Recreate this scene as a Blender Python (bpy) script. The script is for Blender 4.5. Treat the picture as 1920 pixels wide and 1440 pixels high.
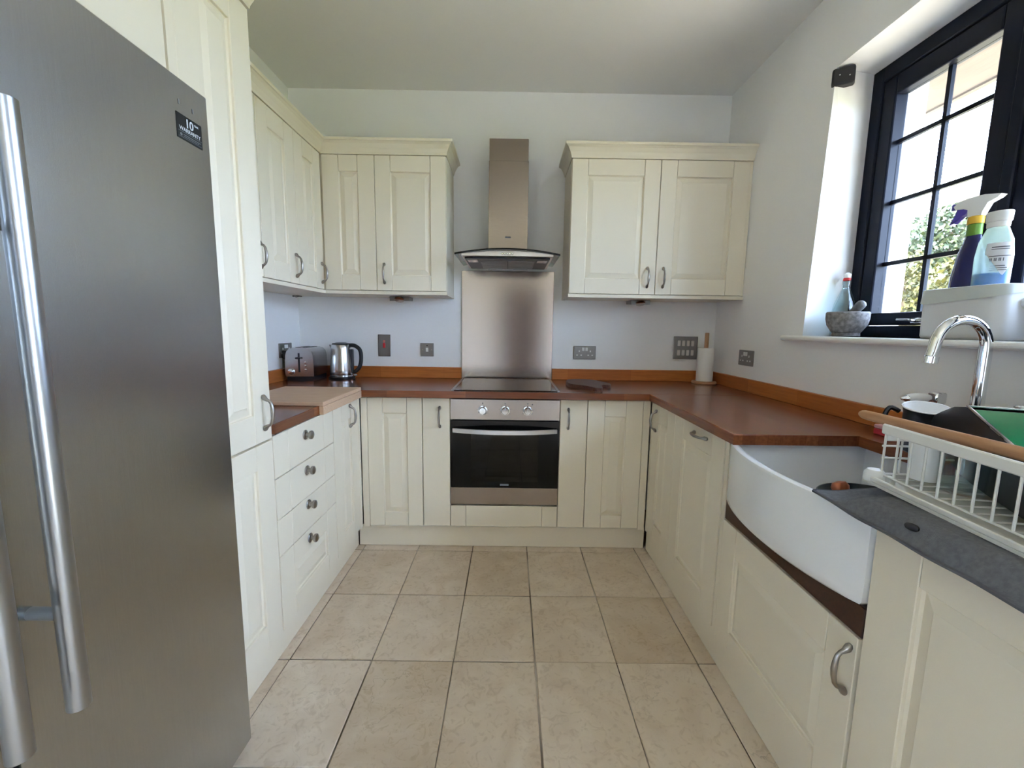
import bpy, bmesh, math, random
from mathutils import Vector, Matrix
random.seed(7)
sc = bpy.context.scene
for o in list(bpy.data.objects):
    bpy.data.objects.remove(o)
COL = sc.collection
V = Vector

# ------------------------------------------------------------------ camera
cam_d = bpy.data.cameras.new('camera')
cam = bpy.data.objects.new('camera', cam_d)
COL.objects.link(cam)
cam_d.sensor_fit = 'HORIZONTAL'
cam_d.sensor_width = 36.0
cam_d.lens = 809.683 / 1920 * 36.0
cam_d.clip_start = 0.02
RX = V((0.9998878650, -0.0029131214, 0.0146891491))
RU = V((-0.0141903161, 0.1290842153, 0.9915320975))
RF = V((0.0047845907, 0.9916293557, -0.1290284023))
m = Matrix.Identity(4)
for i in range(3):
    m[i][0] = RX[i]; m[i][1] = RU[i]; m[i][2] = -RF[i]
m.translation = V((0.0237437, -2.8848087, 1.2517717))
cam.matrix_world = m
sc.camera = cam

# ------------------------------------------------------------------ sky, sun, exposure
SKY = 10.8
world = bpy.data.worlds.new('sky')
sc.world = world
world.use_nodes = True
bg = world.node_tree.nodes['Background']
bg.inputs[0].default_value = (0.545, 0.69, 1.0, 1)
bg.inputs[1].default_value = SKY
sun_d = bpy.data.lights.new('sun', 'SUN')
sun_d.energy = 16.0
sun_d.angle = 0.3
sun_d.color = (1.0, 0.93, 0.78)
sun = bpy.data.objects.new('sun', sun_d)
COL.objects.link(sun)
sun.location = (-8, 0, 12)
sun.rotation_euler = V((0.12, 0.60, -0.80)).to_track_quat('-Z', 'Y').to_euler()
vs = sc.view_settings
sc.display_settings.display_device = 'sRGB'
vs.view_transform = 'Standard'
vs.look = 'None'
vs.gamma = 1.0
vs.exposure = 1.56
vs.use_curve_mapping = False
sc.cycles.max_bounces = 12
sc.cycles.diffuse_bounces = 6
sc.cycles.glossy_bounces = 4
sc.cycles.transparent_max_bounces = 12
sc.cycles.transmission_bounces = 8
sc.cycles.caustics_reflective = False
sc.cycles.caustics_refractive = False
sc.cycles.sample_clamp_indirect = 8.0

# ------------------------------------------------------------------ materials
def mat(name, col, rough=0.5, metal=0.0, spec=0.5, bump=None, noise=None, coat=0.0, trans=0.0, ior=1.45, alpha=1.0):
    """noise=(scale, amount, stretch xyz, second colour)  bump=(scale, strength, stretch)"""
    M = bpy.data.materials.new(name)
    M.use_nodes = True
    nt = M.node_tree
    b = nt.nodes['Principled BSDF']
    b.inputs['Base Color'].default_value = (*col, 1)
    b.inputs['Roughness'].default_value = rough
    b.inputs['Metallic'].default_value = metal
    b.inputs['Specular IOR Level'].default_value = spec
    b.inputs['Coat Weight'].default_value = coat
    b.inputs['Transmission Weight'].default_value = trans
    b.inputs['IOR'].default_value = ior
    b.inputs['Alpha'].default_value = alpha
    if noise or bump:
        tc = nt.nodes.new('ShaderNodeTexCoord')
    def tex(scale, stretch, detail=5):
        mp = nt.nodes.new('ShaderNodeMapping')
        mp.inputs['Scale'].default_value = stretch
        nt.links.new(tc.outputs['Object'], mp.inputs[0])
        n = nt.nodes.new('ShaderNodeTexNoise')
        n.inputs['Scale'].default_value = scale
        n.inputs['Detail'].default_value = detail
        nt.links.new(mp.outputs[0], n.inputs['Vector'])
        return n
    if noise:
        sc_, st_, col2 = noise
        n = tex(sc_, st_)
        r = nt.nodes.new('ShaderNodeValToRGB')
        r.color_ramp.elements[0].position = 0.35
        r.color_ramp.elements[1].position = 0.68
        r.color_ramp.elements[0].color = (*col, 1)
        r.color_ramp.elements[1].color = (*col2, 1)
        nt.links.new(n.outputs['Fac'], r.inputs[0])
        nt.links.new(r.outputs[0], b.inputs['Base Color'])
    if bump:
        sc_, str_, st_ = bump
        n = tex(sc_, st_)
        bp = nt.nodes.new('ShaderNodeBump')
        bp.inputs['Strength'].default_value = str_
        bp.inputs['Distance'].default_value = 0.002
        nt.links.new(n.outputs['Fac'], bp.inputs['Height'])
        nt.links.new(bp.outputs[0], b.inputs['Normal'])
    return M

I3 = (1, 1, 1)
WALL = mat('wall_paint', (0.87, 0.865, 0.85), 0.9, spec=0.25, bump=(90, 0.08, I3))
CEIL = mat('ceiling_paint', (0.82, 0.81, 0.78), 0.95, spec=0.2, bump=(60, 0.08, I3))
CREAM = mat('cream_paint', (0.80, 0.728, 0.585), 0.42, spec=0.4)
CREAMIN = mat('cream_carcass', (0.76, 0.73, 0.63), 0.5)
DARKGAP = mat('dark_gap', (0.05, 0.045, 0.035), 0.9)
NAVY = mat('navy_frame', (0.004, 0.006, 0.016), 0.42, spec=0.22)
SILL = mat('sill_paint', (0.88, 0.87, 0.84), 0.35, spec=0.5)
PEWTER = mat('pewter', (0.36, 0.335, 0.31), 0.30, metal=1.0)
CHROME = mat('chrome', (0.80, 0.82, 0.84), 0.07, metal=1.0)
STEEL = mat('brushed_steel', (0.44, 0.375, 0.335), 0.15, metal=1.0, bump=(40, 0.035, (0.5, 40, 40)))
STEELH = mat('brushed_steel_sideways', (0.42, 0.37, 0.335), 0.22, metal=1.0, bump=(40, 0.08, (0.6, 40, 40)))
FRIDGE = mat('fridge_steel', (0.51, 0.525, 0.53), 0.27, metal=1.0, bump=(30, 0.05, (40, 40, 0.7)), noise=(30, (30, 30, 0.5), (0.475, 0.49, 0.495)))
FRIDGESIDE = mat('fridge_side', (0.22, 0.23, 0.23), 0.5, metal=0.3)
BAR = mat('handle_steel', (0.42, 0.43, 0.44), 0.28, metal=1.0)
PLATE = mat('switch_plate_steel', (0.26, 0.25, 0.24), 0.42, metal=0.85)
BLACKP = mat('black_plastic', (0.012, 0.012, 0.014), 0.42)
BLACKGL = mat('black_glass', (0.004, 0.004, 0.004), 0.10, spec=0.28)
HOBGL = mat('hob_glass', (0.018, 0.014, 0.013), 0.16, spec=0.6)
WHITEP = mat('white_plastic', (0.78, 0.78, 0.76), 0.4)
WHITEM = mat('white_coated_steel', (0.74, 0.73, 0.68), 0.38)
CERAMIC = mat('ceramic', (0.80, 0.81, 0.82), 0.10, spec=0.6, coat=0.3)
PORCELAIN = mat('porcelain', (0.84, 0.84, 0.83), 0.12)
PAPER = mat('paper_towel', (0.84, 0.82, 0.78), 0.95, spec=0.1, bump=(180, 0.25, I3))
LIGHTWOOD = mat('light_wood', (0.50, 0.29, 0.16), 0.55, noise=(14, (14, 14, 1.2), (0.40, 0.21, 0.10)))
STICKWOOD = mat('stick_wood', (0.52, 0.29, 0.15), 0.5, noise=(10, (12, 1.0, 12), (0.42, 0.21, 0.10)))
DARKWOOD = mat('dark_oiled_wood', (0.055, 0.020, 0.010), 0.45, noise=(8, (2, 18, 18), (0.035, 0.012, 0.006)))
WALNUT = mat('walnut_board', (0.105, 0.043, 0.026), 0.45, noise=(18, (1.5, 10, 10), (0.055, 0.02, 0.012)))
CHOPWOOD = mat('chopping_wood', (0.66, 0.46, 0.31), 0.6, noise=(9, (1.2, 26, 20), (0.55, 0.36, 0.23)))
GREYMAT = mat('grey_microfibre', (0.13, 0.135, 0.145), 0.95, spec=0.1, bump=(420, 0.6, I3), noise=(120, I3, (0.17, 0.175, 0.185)))
GRANITE = mat('granite', (0.15, 0.14, 0.135), 0.85, noise=(70, I3, (0.30, 0.285, 0.27)), bump=(130, 0.7, I3))
PESTLEM = mat('pestle_granite', (0.10, 0.10, 0.10), 0.6, noise=(90, I3, (0.17, 0.17, 0.165)))
REDRUB = mat('red_rubber', (0.62, 0.03, 0.035), 0.5)
NAVYPL = mat('navy_plastic', (0.010, 0.012, 0.085), 0.25)
PURPLE = mat('purple_plastic', (0.09, 0.06, 0.42), 0.35)
YELLOWPL = mat('yellow_label', (0.80, 0.48, 0.05), 0.4)
GREENPL = mat('green_label', (0.16, 0.32, 0.05), 0.4)
BLUELIQ = mat('blue_liquid', (0.02, 0.22, 0.75), 0.15, spec=0.6)
LABELW = mat('white_label', (0.74, 0.76, 0.80), 0.5)
INK = mat('label_ink', (0.14, 0.15, 0.18), 0.6)
COPPER = mat('copper_brown', (0.42, 0.14, 0.07), 0.35, metal=0.6)
PANBLACK = mat('pan_black', (0.010, 0.010, 0.012), 0.38)
PANSLATE = mat('pan_slate', (0.05, 0.06, 0.07), 0.4)
REFLGREEN = mat('green_reflection', (0.012, 0.19, 0.075), 0.12, spec=0.7)  # green of a mirrored lawn, painted in as base colour
REDFOAM = mat('red_packet', (0.45, 0.03, 0.05), 0.6)
PINK = mat('pink_packet', (0.62, 0.33, 0.36), 0.6)
STICKERB = mat('sticker_black', (0.006, 0.008, 0.010), 0.4)
STICKERW = mat('sticker_print', (0.72, 0.78, 0.84), 0.5)
STICKERG = mat('sticker_grey_print', (0.20, 0.22, 0.24), 0.5)
CADDYW = mat('caddy_plastic', (0.72, 0.72, 0.71), 0.45)
LINER = mat('caddy_liner', (0.58, 0.61, 0.58), 0.5)
RENDER = mat('outside_render', (0.78, 0.80, 0.84), 0.9)
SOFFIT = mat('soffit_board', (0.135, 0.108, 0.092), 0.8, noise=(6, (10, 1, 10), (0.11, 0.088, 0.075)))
GREYBEAM = mat('grey_beam', (0.22, 0.22, 0.27), 0.8)
GRASS = mat('lawn_grass', (0.12, 0.145, 0.03), 0.95, noise=(3, I3, (0.18, 0.18, 0.045)))
BOUNCESTONE = mat('bounce_stone', (0.56, 0.455, 0.32), 0.9, noise=(2, I3, (0.48, 0.39, 0.265)))  # warm tone for the added paving that bounces light indoors
BARK = mat('bark', (0.10, 0.07, 0.045), 0.9)
GROUT = mat('grout', (0.15, 0.11, 0.075), 0.95, noise=(2.6, I3, (0.62, 0.55, 0.46)))

def glass_mat(name, tint=(1, 1, 1), rough=0.0, milky=0.0):
    M = bpy.data.materials.new(name); M.use_nodes = True
    nt = M.node_tree; nt.nodes.clear()
    out = nt.nodes.new('ShaderNodeOutputMaterial')
    tr = nt.nodes.new('ShaderNodeBsdfTransparent'); tr.inputs[0].default_value = (*tint, 1)
    gl = nt.nodes.new('ShaderNodeBsdfGlossy'); gl.inputs['Roughness'].default_value = rough
    fr = nt.nodes.new('ShaderNodeLayerWeight'); fr.inputs[0].default_value = 0.5
    pw = nt.nodes.new('ShaderNodeMath'); pw.operation = 'POWER'; pw.inputs[1].default_value = 4.0
    nt.links.new(fr.outputs['Facing'], pw.inputs[0])
    ad = nt.nodes.new('ShaderNodeMath'); ad.operation = 'MULTIPLY_ADD'; ad.inputs[1].default_value = 0.7; ad.inputs[2].default_value = 0.035
    nt.links.new(pw.outputs[0], ad.inputs[0]); fr = ad
    mx = nt.nodes.new('ShaderNodeMixShader')
    nt.links.new(fr.outputs[0], mx.inputs[0]); nt.links.new(tr.outputs[0], mx.inputs[1]); nt.links.new(gl.outputs[0], mx.inputs[2])
    if milky:
        df = nt.nodes.new('ShaderNodeBsdfTranslucent'); df.inputs[0].default_value = (*tint, 1)
        d2_ = nt.nodes.new('ShaderNodeBsdfDiffuse'); d2_.inputs[0].default_value = (*tint, 1)
        m0 = nt.nodes.new('ShaderNodeMixShader'); m0.inputs[0].default_value = 0.5
        nt.links.new(df.outputs[0], m0.inputs[1]); nt.links.new(d2_.outputs[0], m0.inputs[2])
        m1 = nt.nodes.new('ShaderNodeMixShader'); m1.inputs[0].default_value = milky
        nt.links.new(mx.outputs[0], m1.inputs[1]); nt.links.new(m0.outputs[0], m1.inputs[2]); mx = m1
    nt.links.new(mx.outputs[0], out.inputs[0])
    return M
PANE = glass_mat('window_glass', (0.97, 0.99, 0.98))
CLEAR = glass_mat('clear_glass', (0.90, 0.95, 0.95), 0.02)
BOTTLEGL = glass_mat('bottle_glass', (0.90, 0.955, 0.965), 0.02)
CLEARPL = glass_mat('clear_plastic', (0.80, 0.90, 0.84), 0.08, 0.28)
VISOR = glass_mat('visor_glass', (0.62, 0.66, 0.65), 0.02)
OVENGL = glass_mat('oven_glass', (0.10, 0.10, 0.10), 0.02)

def wood_staves(name, c1, c2, c3, axis, rough):
    """oiled hardwood worktop in glued staves running along one axis (0 = x, 1 = y)"""
    M = bpy.data.materials.new(name); M.use_nodes = True
    nt = M.node_tree; b = nt.nodes['Principled BSDF']
    tc = nt.nodes.new('ShaderNodeTexCoord')
    mp = nt.nodes.new('ShaderNodeMapping')
    if axis == 1:
        mp.inputs['Rotation'].default_value = (0, 0, math.pi / 2)
    nt.links.new(tc.outputs['Object'], mp.inputs[0])
    br = nt.nodes.new('ShaderNodeTexBrick')
    br.inputs['Color1'].default_value = (*c1, 1); br.inputs['Color2'].default_value = (*c2, 1)
    br.inputs['Mortar'].default_value = tuple(0.75 * a for a in c2) + (1,)
    br.inputs['Scale'].default_value = 1.0
    br.inputs['Mortar Size'].default_value = 0.0006
    br.inputs['Mortar Smooth'].default_value = 0.5
    br.inputs['Bias'].default_value = 0.0
    br.inputs['Brick Width'].default_value = 0.42
    br.inputs['Row Height'].default_value = 0.042
    nt.links.new(mp.outputs[0], br.inputs['Vector'])
    mp2 = nt.nodes.new('ShaderNodeMapping'); mp2.inputs['Scale'].default_value = (2.0, 30, 30)
    nt.links.new(mp.outputs[0], mp2.inputs[0])
    n = nt.nodes.new('ShaderNodeTexNoise'); n.inputs['Scale'].default_value = 3.0; n.inputs['Detail'].default_value = 6
    nt.links.new(mp2.outputs[0], n.inputs['Vector'])
    mx = nt.nodes.new('ShaderNodeMix'); mx.data_type = 'RGBA'; mx.blend_type = 'MIX'
    r = nt.nodes.new('ShaderNodeMapRange'); r.inputs[1].default_value = 0.35; r.inputs[2].default_value = 0.75
    r.inputs[3].default_value = 0.0; r.inputs[4].default_value = 0.6
    nt.links.new(n.outputs['Fac'], r.inputs[0])
    nt.links.new(r.outputs[0], mx.inputs[0])
    nt.links.new(br.outputs[0], mx.inputs[6]); mx.inputs[7].default_value = (*c3, 1)
    nt.links.new(mx.outputs[2], b.inputs['Base Color'])
    b.inputs['Roughness'].default_value = rough
    b.inputs['Specular IOR Level'].default_value = 0.36
    return M
WT_X = wood_staves('worktop_wood_across', (0.270, 0.092, 0.036), (0.160, 0.050, 0.021), (0.085, 0.025, 0.011), 0, 0.22)
WT_Y = wood_staves('worktop_wood_along', (0.270, 0.092, 0.036), (0.160, 0.050, 0.021), (0.085, 0.025, 0.011), 1, 0.22)
UP_X = wood_staves('upstand_wood_across', (0.56, 0.185, 0.042), (0.42, 0.122, 0.027), (0.30, 0.080, 0.019), 0, 0.38)
UP_Y = wood_staves('upstand_wood_along', (0.56, 0.185, 0.042), (0.42, 0.122, 0.027), (0.30, 0.080, 0.019), 1, 0.38)

def tile_mat():
    M = bpy.data.materials.new('limestone_tile'); M.use_nodes = True
    nt = M.node_tree; b = nt.nodes['Principled BSDF']
    tc = nt.nodes.new('ShaderNodeTexCoord')
    oi = nt.nodes.new('ShaderNodeObjectInfo')
    add = nt.nodes.new('ShaderNodeVectorMath'); add.operation = 'MULTIPLY_ADD'
    cmb = nt.nodes.new('ShaderNodeCombineXYZ')
    for i in range(3):
        nt.links.new(oi.outputs['Random'], cmb.inputs[i])
    add.inputs[1].default_value = (37, 53, 71)
    nt.links.new(cmb.outputs[0], add.inputs[0]); nt.links.new(tc.outputs['Object'], add.inputs[2])
    def noise(s, d=6, dist=0.0):
        n = nt.nodes.new('ShaderNodeTexNoise'); n.inputs['Scale'].default_value = s; n.inputs['Detail'].default_value = d
        n.inputs['Distortion'].default_value = dist
        nt.links.new(add.outputs[0], n.inputs['Vector']); return n
    n1 = noise(5.5, 8, 1.2)
    r1 = nt.nodes.new('ShaderNodeValToRGB')
    e = r1.color_ramp.elements
    e[0].position = 0.30; e[0].color = (0.63, 0.505, 0.37, 1)
    e[1].position = 0.70; e[1].color = (0.74, 0.625, 0.49, 1)
    nt.links.new(n1.outputs['Fac'], r1.inputs[0])
    n2 = noise(26, 8, 2.0)
    r2 = nt.nodes.new('ShaderNodeValToRGB')
    e = r2.color_ramp.elements
    e[0].position = 0.33; e[0].color = (0.87, 0.84, 0.80, 1)
    e[1].position = 0.47; e[1].color = (1, 1, 1, 1)
    nt.links.new(n2.outputs['Fac'], r2.inputs[0])
    mx = nt.nodes.new('ShaderNodeMix'); mx.data_type = 'RGBA'; mx.blend_type = 'MULTIPLY'; mx.inputs[0].default_value = 1
    nt.links.new(r1.outputs[0], mx.inputs[6]); nt.links.new(r2.outputs[0], mx.inputs[7])
    # hairline fissures
    vo = nt.nodes.new('ShaderNodeTexVoronoi'); vo.feature = 'DISTANCE_TO_EDGE'; vo.inputs['Scale'].default_value = 4.2
    wv = nt.nodes.new('ShaderNodeVectorMath'); wv.operation = 'MULTIPLY_ADD'; wv.inputs[1].default_value = (0.22, 0.22, 0.22)
    nt.links.new(n1.outputs['Color'], wv.inputs[0]); nt.links.new(add.outputs[0], wv.inputs[2])
    nt.links.new(wv.outputs[0], vo.inputs['Vector'])
    cr = nt.nodes.new('ShaderNodeMapRange'); cr.inputs[1].default_value = 0.0; cr.inputs[2].default_value = 0.006
    cr.inputs[3].default_value = 0.0; cr.inputs[4].default_value = 1.0
    nt.links.new(vo.outputs['Distance'], cr.inputs[0])
    n3 = noise(2.3, 2)
    ms = nt.nodes.new('ShaderNodeMapRange'); ms.inputs[1].default_value = 0.50; ms.inputs[2].default_value = 0.60
    nt.links.new(n3.outputs['Fac'], ms.inputs[0])
    mm = nt.nodes.new('ShaderNodeMath'); mm.operation = 'SUBTRACT'; mm.inputs[0].default_value = 1.0; nt.links.new(cr.outputs[0], mm.inputs[1])
    m2 = nt.nodes.new('ShaderNodeMath'); m2.operation = 'MULTIPLY'; nt.links.new(mm.outputs[0], m2.inputs[0]); nt.links.new(ms.outputs[0], m2.inputs[1])
    m3 = nt.nodes.new('ShaderNodeMath'); m3.operation = 'MULTIPLY'; nt.links.new(m2.outputs[0], m3.inputs[0]); m3.inputs[1].default_value = 0.38
    mc = nt.nodes.new('ShaderNodeMix'); mc.data_type = 'RGBA'
    nt.links.new(m3.outputs[0], mc.inputs[0]); nt.links.new(mx.outputs[2], mc.inputs[6]); mc.inputs[7].default_value = (0.22, 0.16, 0.10, 1)
    hs = nt.nodes.new('ShaderNodeHueSaturation')
    vr = nt.nodes.new('ShaderNodeMapRange'); vr.inputs[3].default_value = 0.90; vr.inputs[4].default_value = 1.08
    nt.links.new(oi.outputs['Random'], vr.inputs[0]); nt.links.new(vr.outputs[0], hs.inputs['Value'])
    sr = nt.nodes.new('ShaderNodeMapRange'); sr.inputs[3].default_value = 1.12; sr.inputs[4].default_value = 0.86
    nt.links.new(oi.outputs['Random'], sr.inputs[0]); nt.links.new(sr.outputs[0], hs.inputs['Saturation'])
    nt.links.new(mc.outputs[2], hs.inputs['Color'])
    nt.links.new(hs.outputs[0], b.inputs['Base Color'])
    b.inputs['Roughness'].default_value = 0.55
    b.inputs['Specular IOR Level'].default_value = 0.35
    bp = nt.nodes.new('ShaderNodeBump'); bp.inputs['Strength'].default_value = 0.25; bp.inputs['Distance'].default_value = 0.003
    nt.links.new(n2.outputs['Fac'], bp.inputs['Height']); nt.links.new(bp.outputs[0], b.inputs['Normal'])
    return M
TILE = tile_mat()

def leaf_mat(name, c1, c2):
    M = bpy.data.materials.new(name); M.use_nodes = True
    nt = M.node_tree; b = nt.nodes['Principled BSDF']
    g = nt.nodes.new('ShaderNodeNewGeometry')
    r = nt.nodes.new('ShaderNodeValToRGB')
    r.color_ramp.elements[0].color = (*c1, 1); r.color_ramp.elements[1].color = (*c2, 1)
    nt.links.new(g.outputs['Random Per Island'], r.inputs[0]); nt.links.new(r.outputs[0], b.inputs['Base Color'])
    b.inputs['Roughness'].default_value = 0.7
    return M
LEAFY = leaf_mat('yellow_leaves', (0.045, 0.045, 0.008), (0.095, 0.08, 0.011))
LEAFG = leaf_mat('green_leaves', (0.022, 0.034, 0.010), (0.05, 0.062, 0.021))

# ------------------------------------------------------------------ geometry helpers
class Fr:
    """a local frame: o + a*u + b*v + c*n"""
    def __init__(s, o, u, v, n):
        s.o, s.u, s.v, s.n = V(o), V(u).normalized(), V(v).normalized(), V(n).normalized()
    def p(s, a, b, c=0.0):
        return s.o + s.u * a + s.v * b + s.n * c
WF = Fr((0, 0, 0), (1, 0, 0), (0, 1, 0), (0, 0, 1))

class MB:
    def __init__(s):
        s.bm = bmesh.new()
    def box(s, a0, a1, b0, b1, c0, c1, fr=WF, bev=0.0, seg=1):
        vs_ = [s.bm.verts.new(fr.p(a, b, c)) for c in (c0, c1) for b in (b0, b1) for a in (a0, a1)]
        fs = [s.bm.faces.new([vs_[i] for i in q]) for q in ((0, 2, 3, 1), (4, 5, 7, 6), (0, 1, 5, 4), (2, 6, 7, 3), (0, 4, 6, 2), (1, 3, 7, 5))]
        if bev:
            es = list({e for f in fs for e in f.edges})
            bmesh.ops.bevel(s.bm, geom=es, offset=bev, segments=seg, profile=0.5, affect='EDGES')
        return s
    def hexa(s, pts):
        """8 points: bottom loop of 4, top loop of 4"""
        v = [s.bm.verts.new(p) for p in pts]
        for q in ((3, 2, 1, 0), (4, 5, 6, 7), (0, 1, 5, 4), (1, 2, 6, 5), (2, 3, 7, 6), (3, 0, 4, 7)):
            s.bm.faces.new([v[i] for i in q])
        return s
    def quad(s, pts):
        s.bm.faces.new([s.bm.verts.new(p) for p in pts]); return s
    def prism(s, pts, vec, bev=0.0, seg=2):
        vec = V(vec)
        a = [s.bm.verts.new(V(p)) for p in pts]; b = [s.bm.verts.new(V(p) + vec) for p in pts]
        n = len(a)
        f0 = s.bm.faces.new(list(reversed(a))); f1 = s.bm.faces.new(b)
        for i in range(n):
            s.bm.faces.new((a[i], a[(i + 1) % n], b[(i + 1) % n], b[i]))
        if bev:
            es = list(f1.edges)
            bmesh.ops.bevel(s.bm, geom=es, offset=bev, segments=seg, profile=0.5, affect='EDGES')
        return s
    def rings(s, loops, cap0=True, cap1=True, closed=False):
        R_ = [[s.bm.verts.new(p) for p in L] for L in loops]
        n = len(R_[0])
        pairs = list(zip(R_, R_[1:])) + ([(R_[-1], R_[0])] if closed else [])
        for A, B in pairs:
            for i in range(n):
                s.bm.faces.new((A[i], A[(i + 1) % n], B[(i + 1) % n], B[i]))
        if cap0 and not closed: s.bm.faces.new(list(reversed(R_[0])))
        if cap1 and not closed: s.bm.faces.new(R_[-1])
        return s
    def lathe(s, prof, o, axis=(0, 0, 1), n=24, cap0=True, cap1=True, sx=1.0, sy=1.0, xdir=None):
        axis = V(axis).normalized()
        if xdir is None:
            xdir = V((1, 0, 0)) if abs(axis.x) < 0.9 else V((0, 1, 0))
        x = (V(xdir) - axis * V(xdir).dot(axis)).normalized(); y = axis.cross(x)
        o = V(o)
        loops = [[o + axis * h + x * (r * sx * math.cos(2 * math.pi * k / n)) + y * (r * sy * math.sin(2 * math.pi * k / n)) for k in range(n)] for r, h in prof]
        return s.rings(loops, cap0, cap1)
    def tube(s, pts, r, n=8, closed=False):
        pts = [V(p) for p in pts]
        rs = r if isinstance(r, (list, tuple)) else [r] * len(pts)
        loops = []
        prev = None
        N = len(pts)
        for i, p in enumerate(pts):
            if closed:
                t = (pts[(i + 1) % N] - pts[i - 1]).normalized()
            else:
                t = (pts[min(i + 1, N - 1)] - pts[max(i - 1, 0)]).normalized()
            if prev is None:
                a = V((0, 0, 1)) if abs(t.z) < 0.9 else V((1, 0, 0))
                u = (a - t * a.dot(t)).normalized()
            else:
                u = (prev - t * prev.dot(t)).normalized()
            prev = u
            w = t.cross(u)
            loops.append([p + (u * math.cos(2 * math.pi * k / n) + w * math.sin(2 * math.pi * k / n)) * rs[i] for k in range(n)])
        return s.rings(loops, closed=closed)
    def merge(s, d=1e-5):
        bmesh.ops.remove_doubles(s.bm, verts=list(s.bm.verts), dist=d); return s

def smooth_curve(pts, k=6):
    """Catmull-Rom through points"""
    P_ = [V(p) for p in pts]; out = []
    for i in range(len(P_) - 1):
        p0 = P_[max(i - 1, 0)]; p1 = P_[i]; p2 = P_[i + 1]; p3 = P_[min(i + 2, len(P_) - 1)]
        for j in range(k):
            t = j / k
            out.append(0.5 * ((2 * p1) + (p2 - p0) * t + (2 * p0 - 5 * p1 + 4 * p2 - p3) * t * t + (3 * p1 - p0 - 3 * p2 + p3) * t ** 3))
    out.append(P_[-1]); return out

ORG = {}
def _wloc(o):
    return ORG.get(o.name, V((0, 0, 0))) if o else V((0, 0, 0))

def obj(name, mb, material, parent=None, smooth=False, loc=None):
    """link one bmesh (vertices in world coordinates) as ONE mesh object"""
    bm = mb.bm
    bmesh.ops.recalc_face_normals(bm, faces=list(bm.faces))
    org = V(loc) if loc is not None else (_wloc(parent) if parent else V((0, 0, 0)))
    if loc is None and parent is None:
        xs = [v.co for v in bm.verts]
        org = V((sum(v.x for v in xs) / len(xs), sum(v.y for v in xs) / len(xs), min(v.z for v in xs)))
    bmesh.ops.translate(bm, verts=list(bm.verts), vec=-org)
    me = bpy.data.meshes.new(name)
    bm.to_mesh(me); bm.free()
    me.materials.append(material)
    if smooth:
        me.polygons.foreach_set('use_smooth', [True] * len(me.polygons))
        try:
            me.set_sharp_from_angle(angle=math.radians(38))
        except Exception:
            pass
    o = bpy.data.objects.new(name, me)
    COL.objects.link(o)
    if parent:
        o.parent = parent
        o.location = org - _wloc(parent)
    else:
        o.location = org
    ORG[o.name] = org
    return o

def tag(o, label, cat, group=None, kind=None):
    if label: o['label'] = label
    if cat: o['category'] = cat
    if group: o['group'] = group
    if kind: o['kind'] = kind
    return o

def thing(name, loc, label, cat, group=None, kind=None):
    o = bpy.data.objects.new(name, None)
    o.empty_display_size = 0.1
    COL.objects.link(o)
    o.location = loc; ORG[o.name] = V(loc)
    return tag(o, label, cat, group, kind)

def text(name, s_, size, fr, material, parent, align='CENTER', depth=0.0003, bold=0.0):
    cu = bpy.data.curves.new(name, 'FONT'); cu.body = s_; cu.size = size; cu.align_x = align; cu.align_y = 'CENTER'
    cu.extrude = depth; cu.offset = bold; cu.resolution_u = 3
    tmp = bpy.data.objects.new('tmp_text', cu); COL.objects.link(tmp)
    dg = bpy.context.evaluated_depsgraph_get(); dg.update()
    me = bpy.data.meshes.new_from_object(tmp.evaluated_get(dg))
    bpy.data.objects.remove(tmp)
    b = MB(); b.bm.from_mesh(me); bpy.data.meshes.remove(me)
    for v in b.bm.verts:
        v.co = fr.p(v.co.x, v.co.y, v.co.z + depth)
    return obj(name, b, material, parent)

def struct(name, mb, material, label=None, parent=None, smooth=False, loc=(0, 0, 0)):
    o = obj(name, mb, material, parent, smooth, loc=loc if parent is None else None)
    o['kind'] = 'structure'
    if label: o['label'] = label
    return o

# ================================================================== ROOM
XL, XR, ZC, YB = -1.374, 1.379, 2.70, -4.75
floor = struct('floor', MB().box(XL - 0.3, XR + 0.42, YB - 0.3, 0.3, -0.20, -0.006), GROUT, 'pale limestone tiled kitchen floor with brown grout lines')
tile_cols = [-1.410 + 0.3087 * k for k in range(10)]
tile_rows = [-0.590 - 0.405 * k for k in range(9)]
for ci in range(len(tile_cols) - 1):
    x0, x1 = tile_cols[ci], tile_cols[ci + 1]
    if x1 < -1.05 or x0 > 1.05:
        continue
    for ri in range(len(tile_rows) - 1):
        y1, y0 = tile_rows[ri], tile_rows[ri + 1]
        w, h = (x1 - x0) / 2 - 0.0022, (y1 - y0) / 2 - 0.0022
        b = MB()
        dz = random.uniform(-0.0007, 0.0007)
        jit = lambda: random.uniform(-0.0012, 0.0012)
        b.box(-w + jit(), w + jit(), -h + jit(), h + jit(), -0.006, dz, bev=0.0022)
        cx_, cy_ = (x0 + x1) / 2, (y0 + y1) / 2
        bmesh.ops.translate(b.bm, verts=list(b.bm.verts), vec=V((cx_, cy_, 0)))
        t = obj('tile', b, TILE, floor, loc=(cx_, cy_, 0))
# first row, partly under the plinth
for ci in range(len(tile_cols) - 1):
    x0, x1 = tile_cols[ci], tile_cols[ci + 1]
    if x1 < -1.05 or x0 > 1.05: continue
    obj('tile', MB().box(x0 + 0.002, x1 - 0.002, -0.5875, -0.30, -0.006, 0.0, bev=0.002), TILE, floor, loc=((x0 + x1) / 2, -0.42, 0))
rear = MB().box(XL, XR, YB, tile_rows[-1] - 0.003, -0.006, 0.0)
obj('rear_tiling', rear, TILE, floor)

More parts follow.
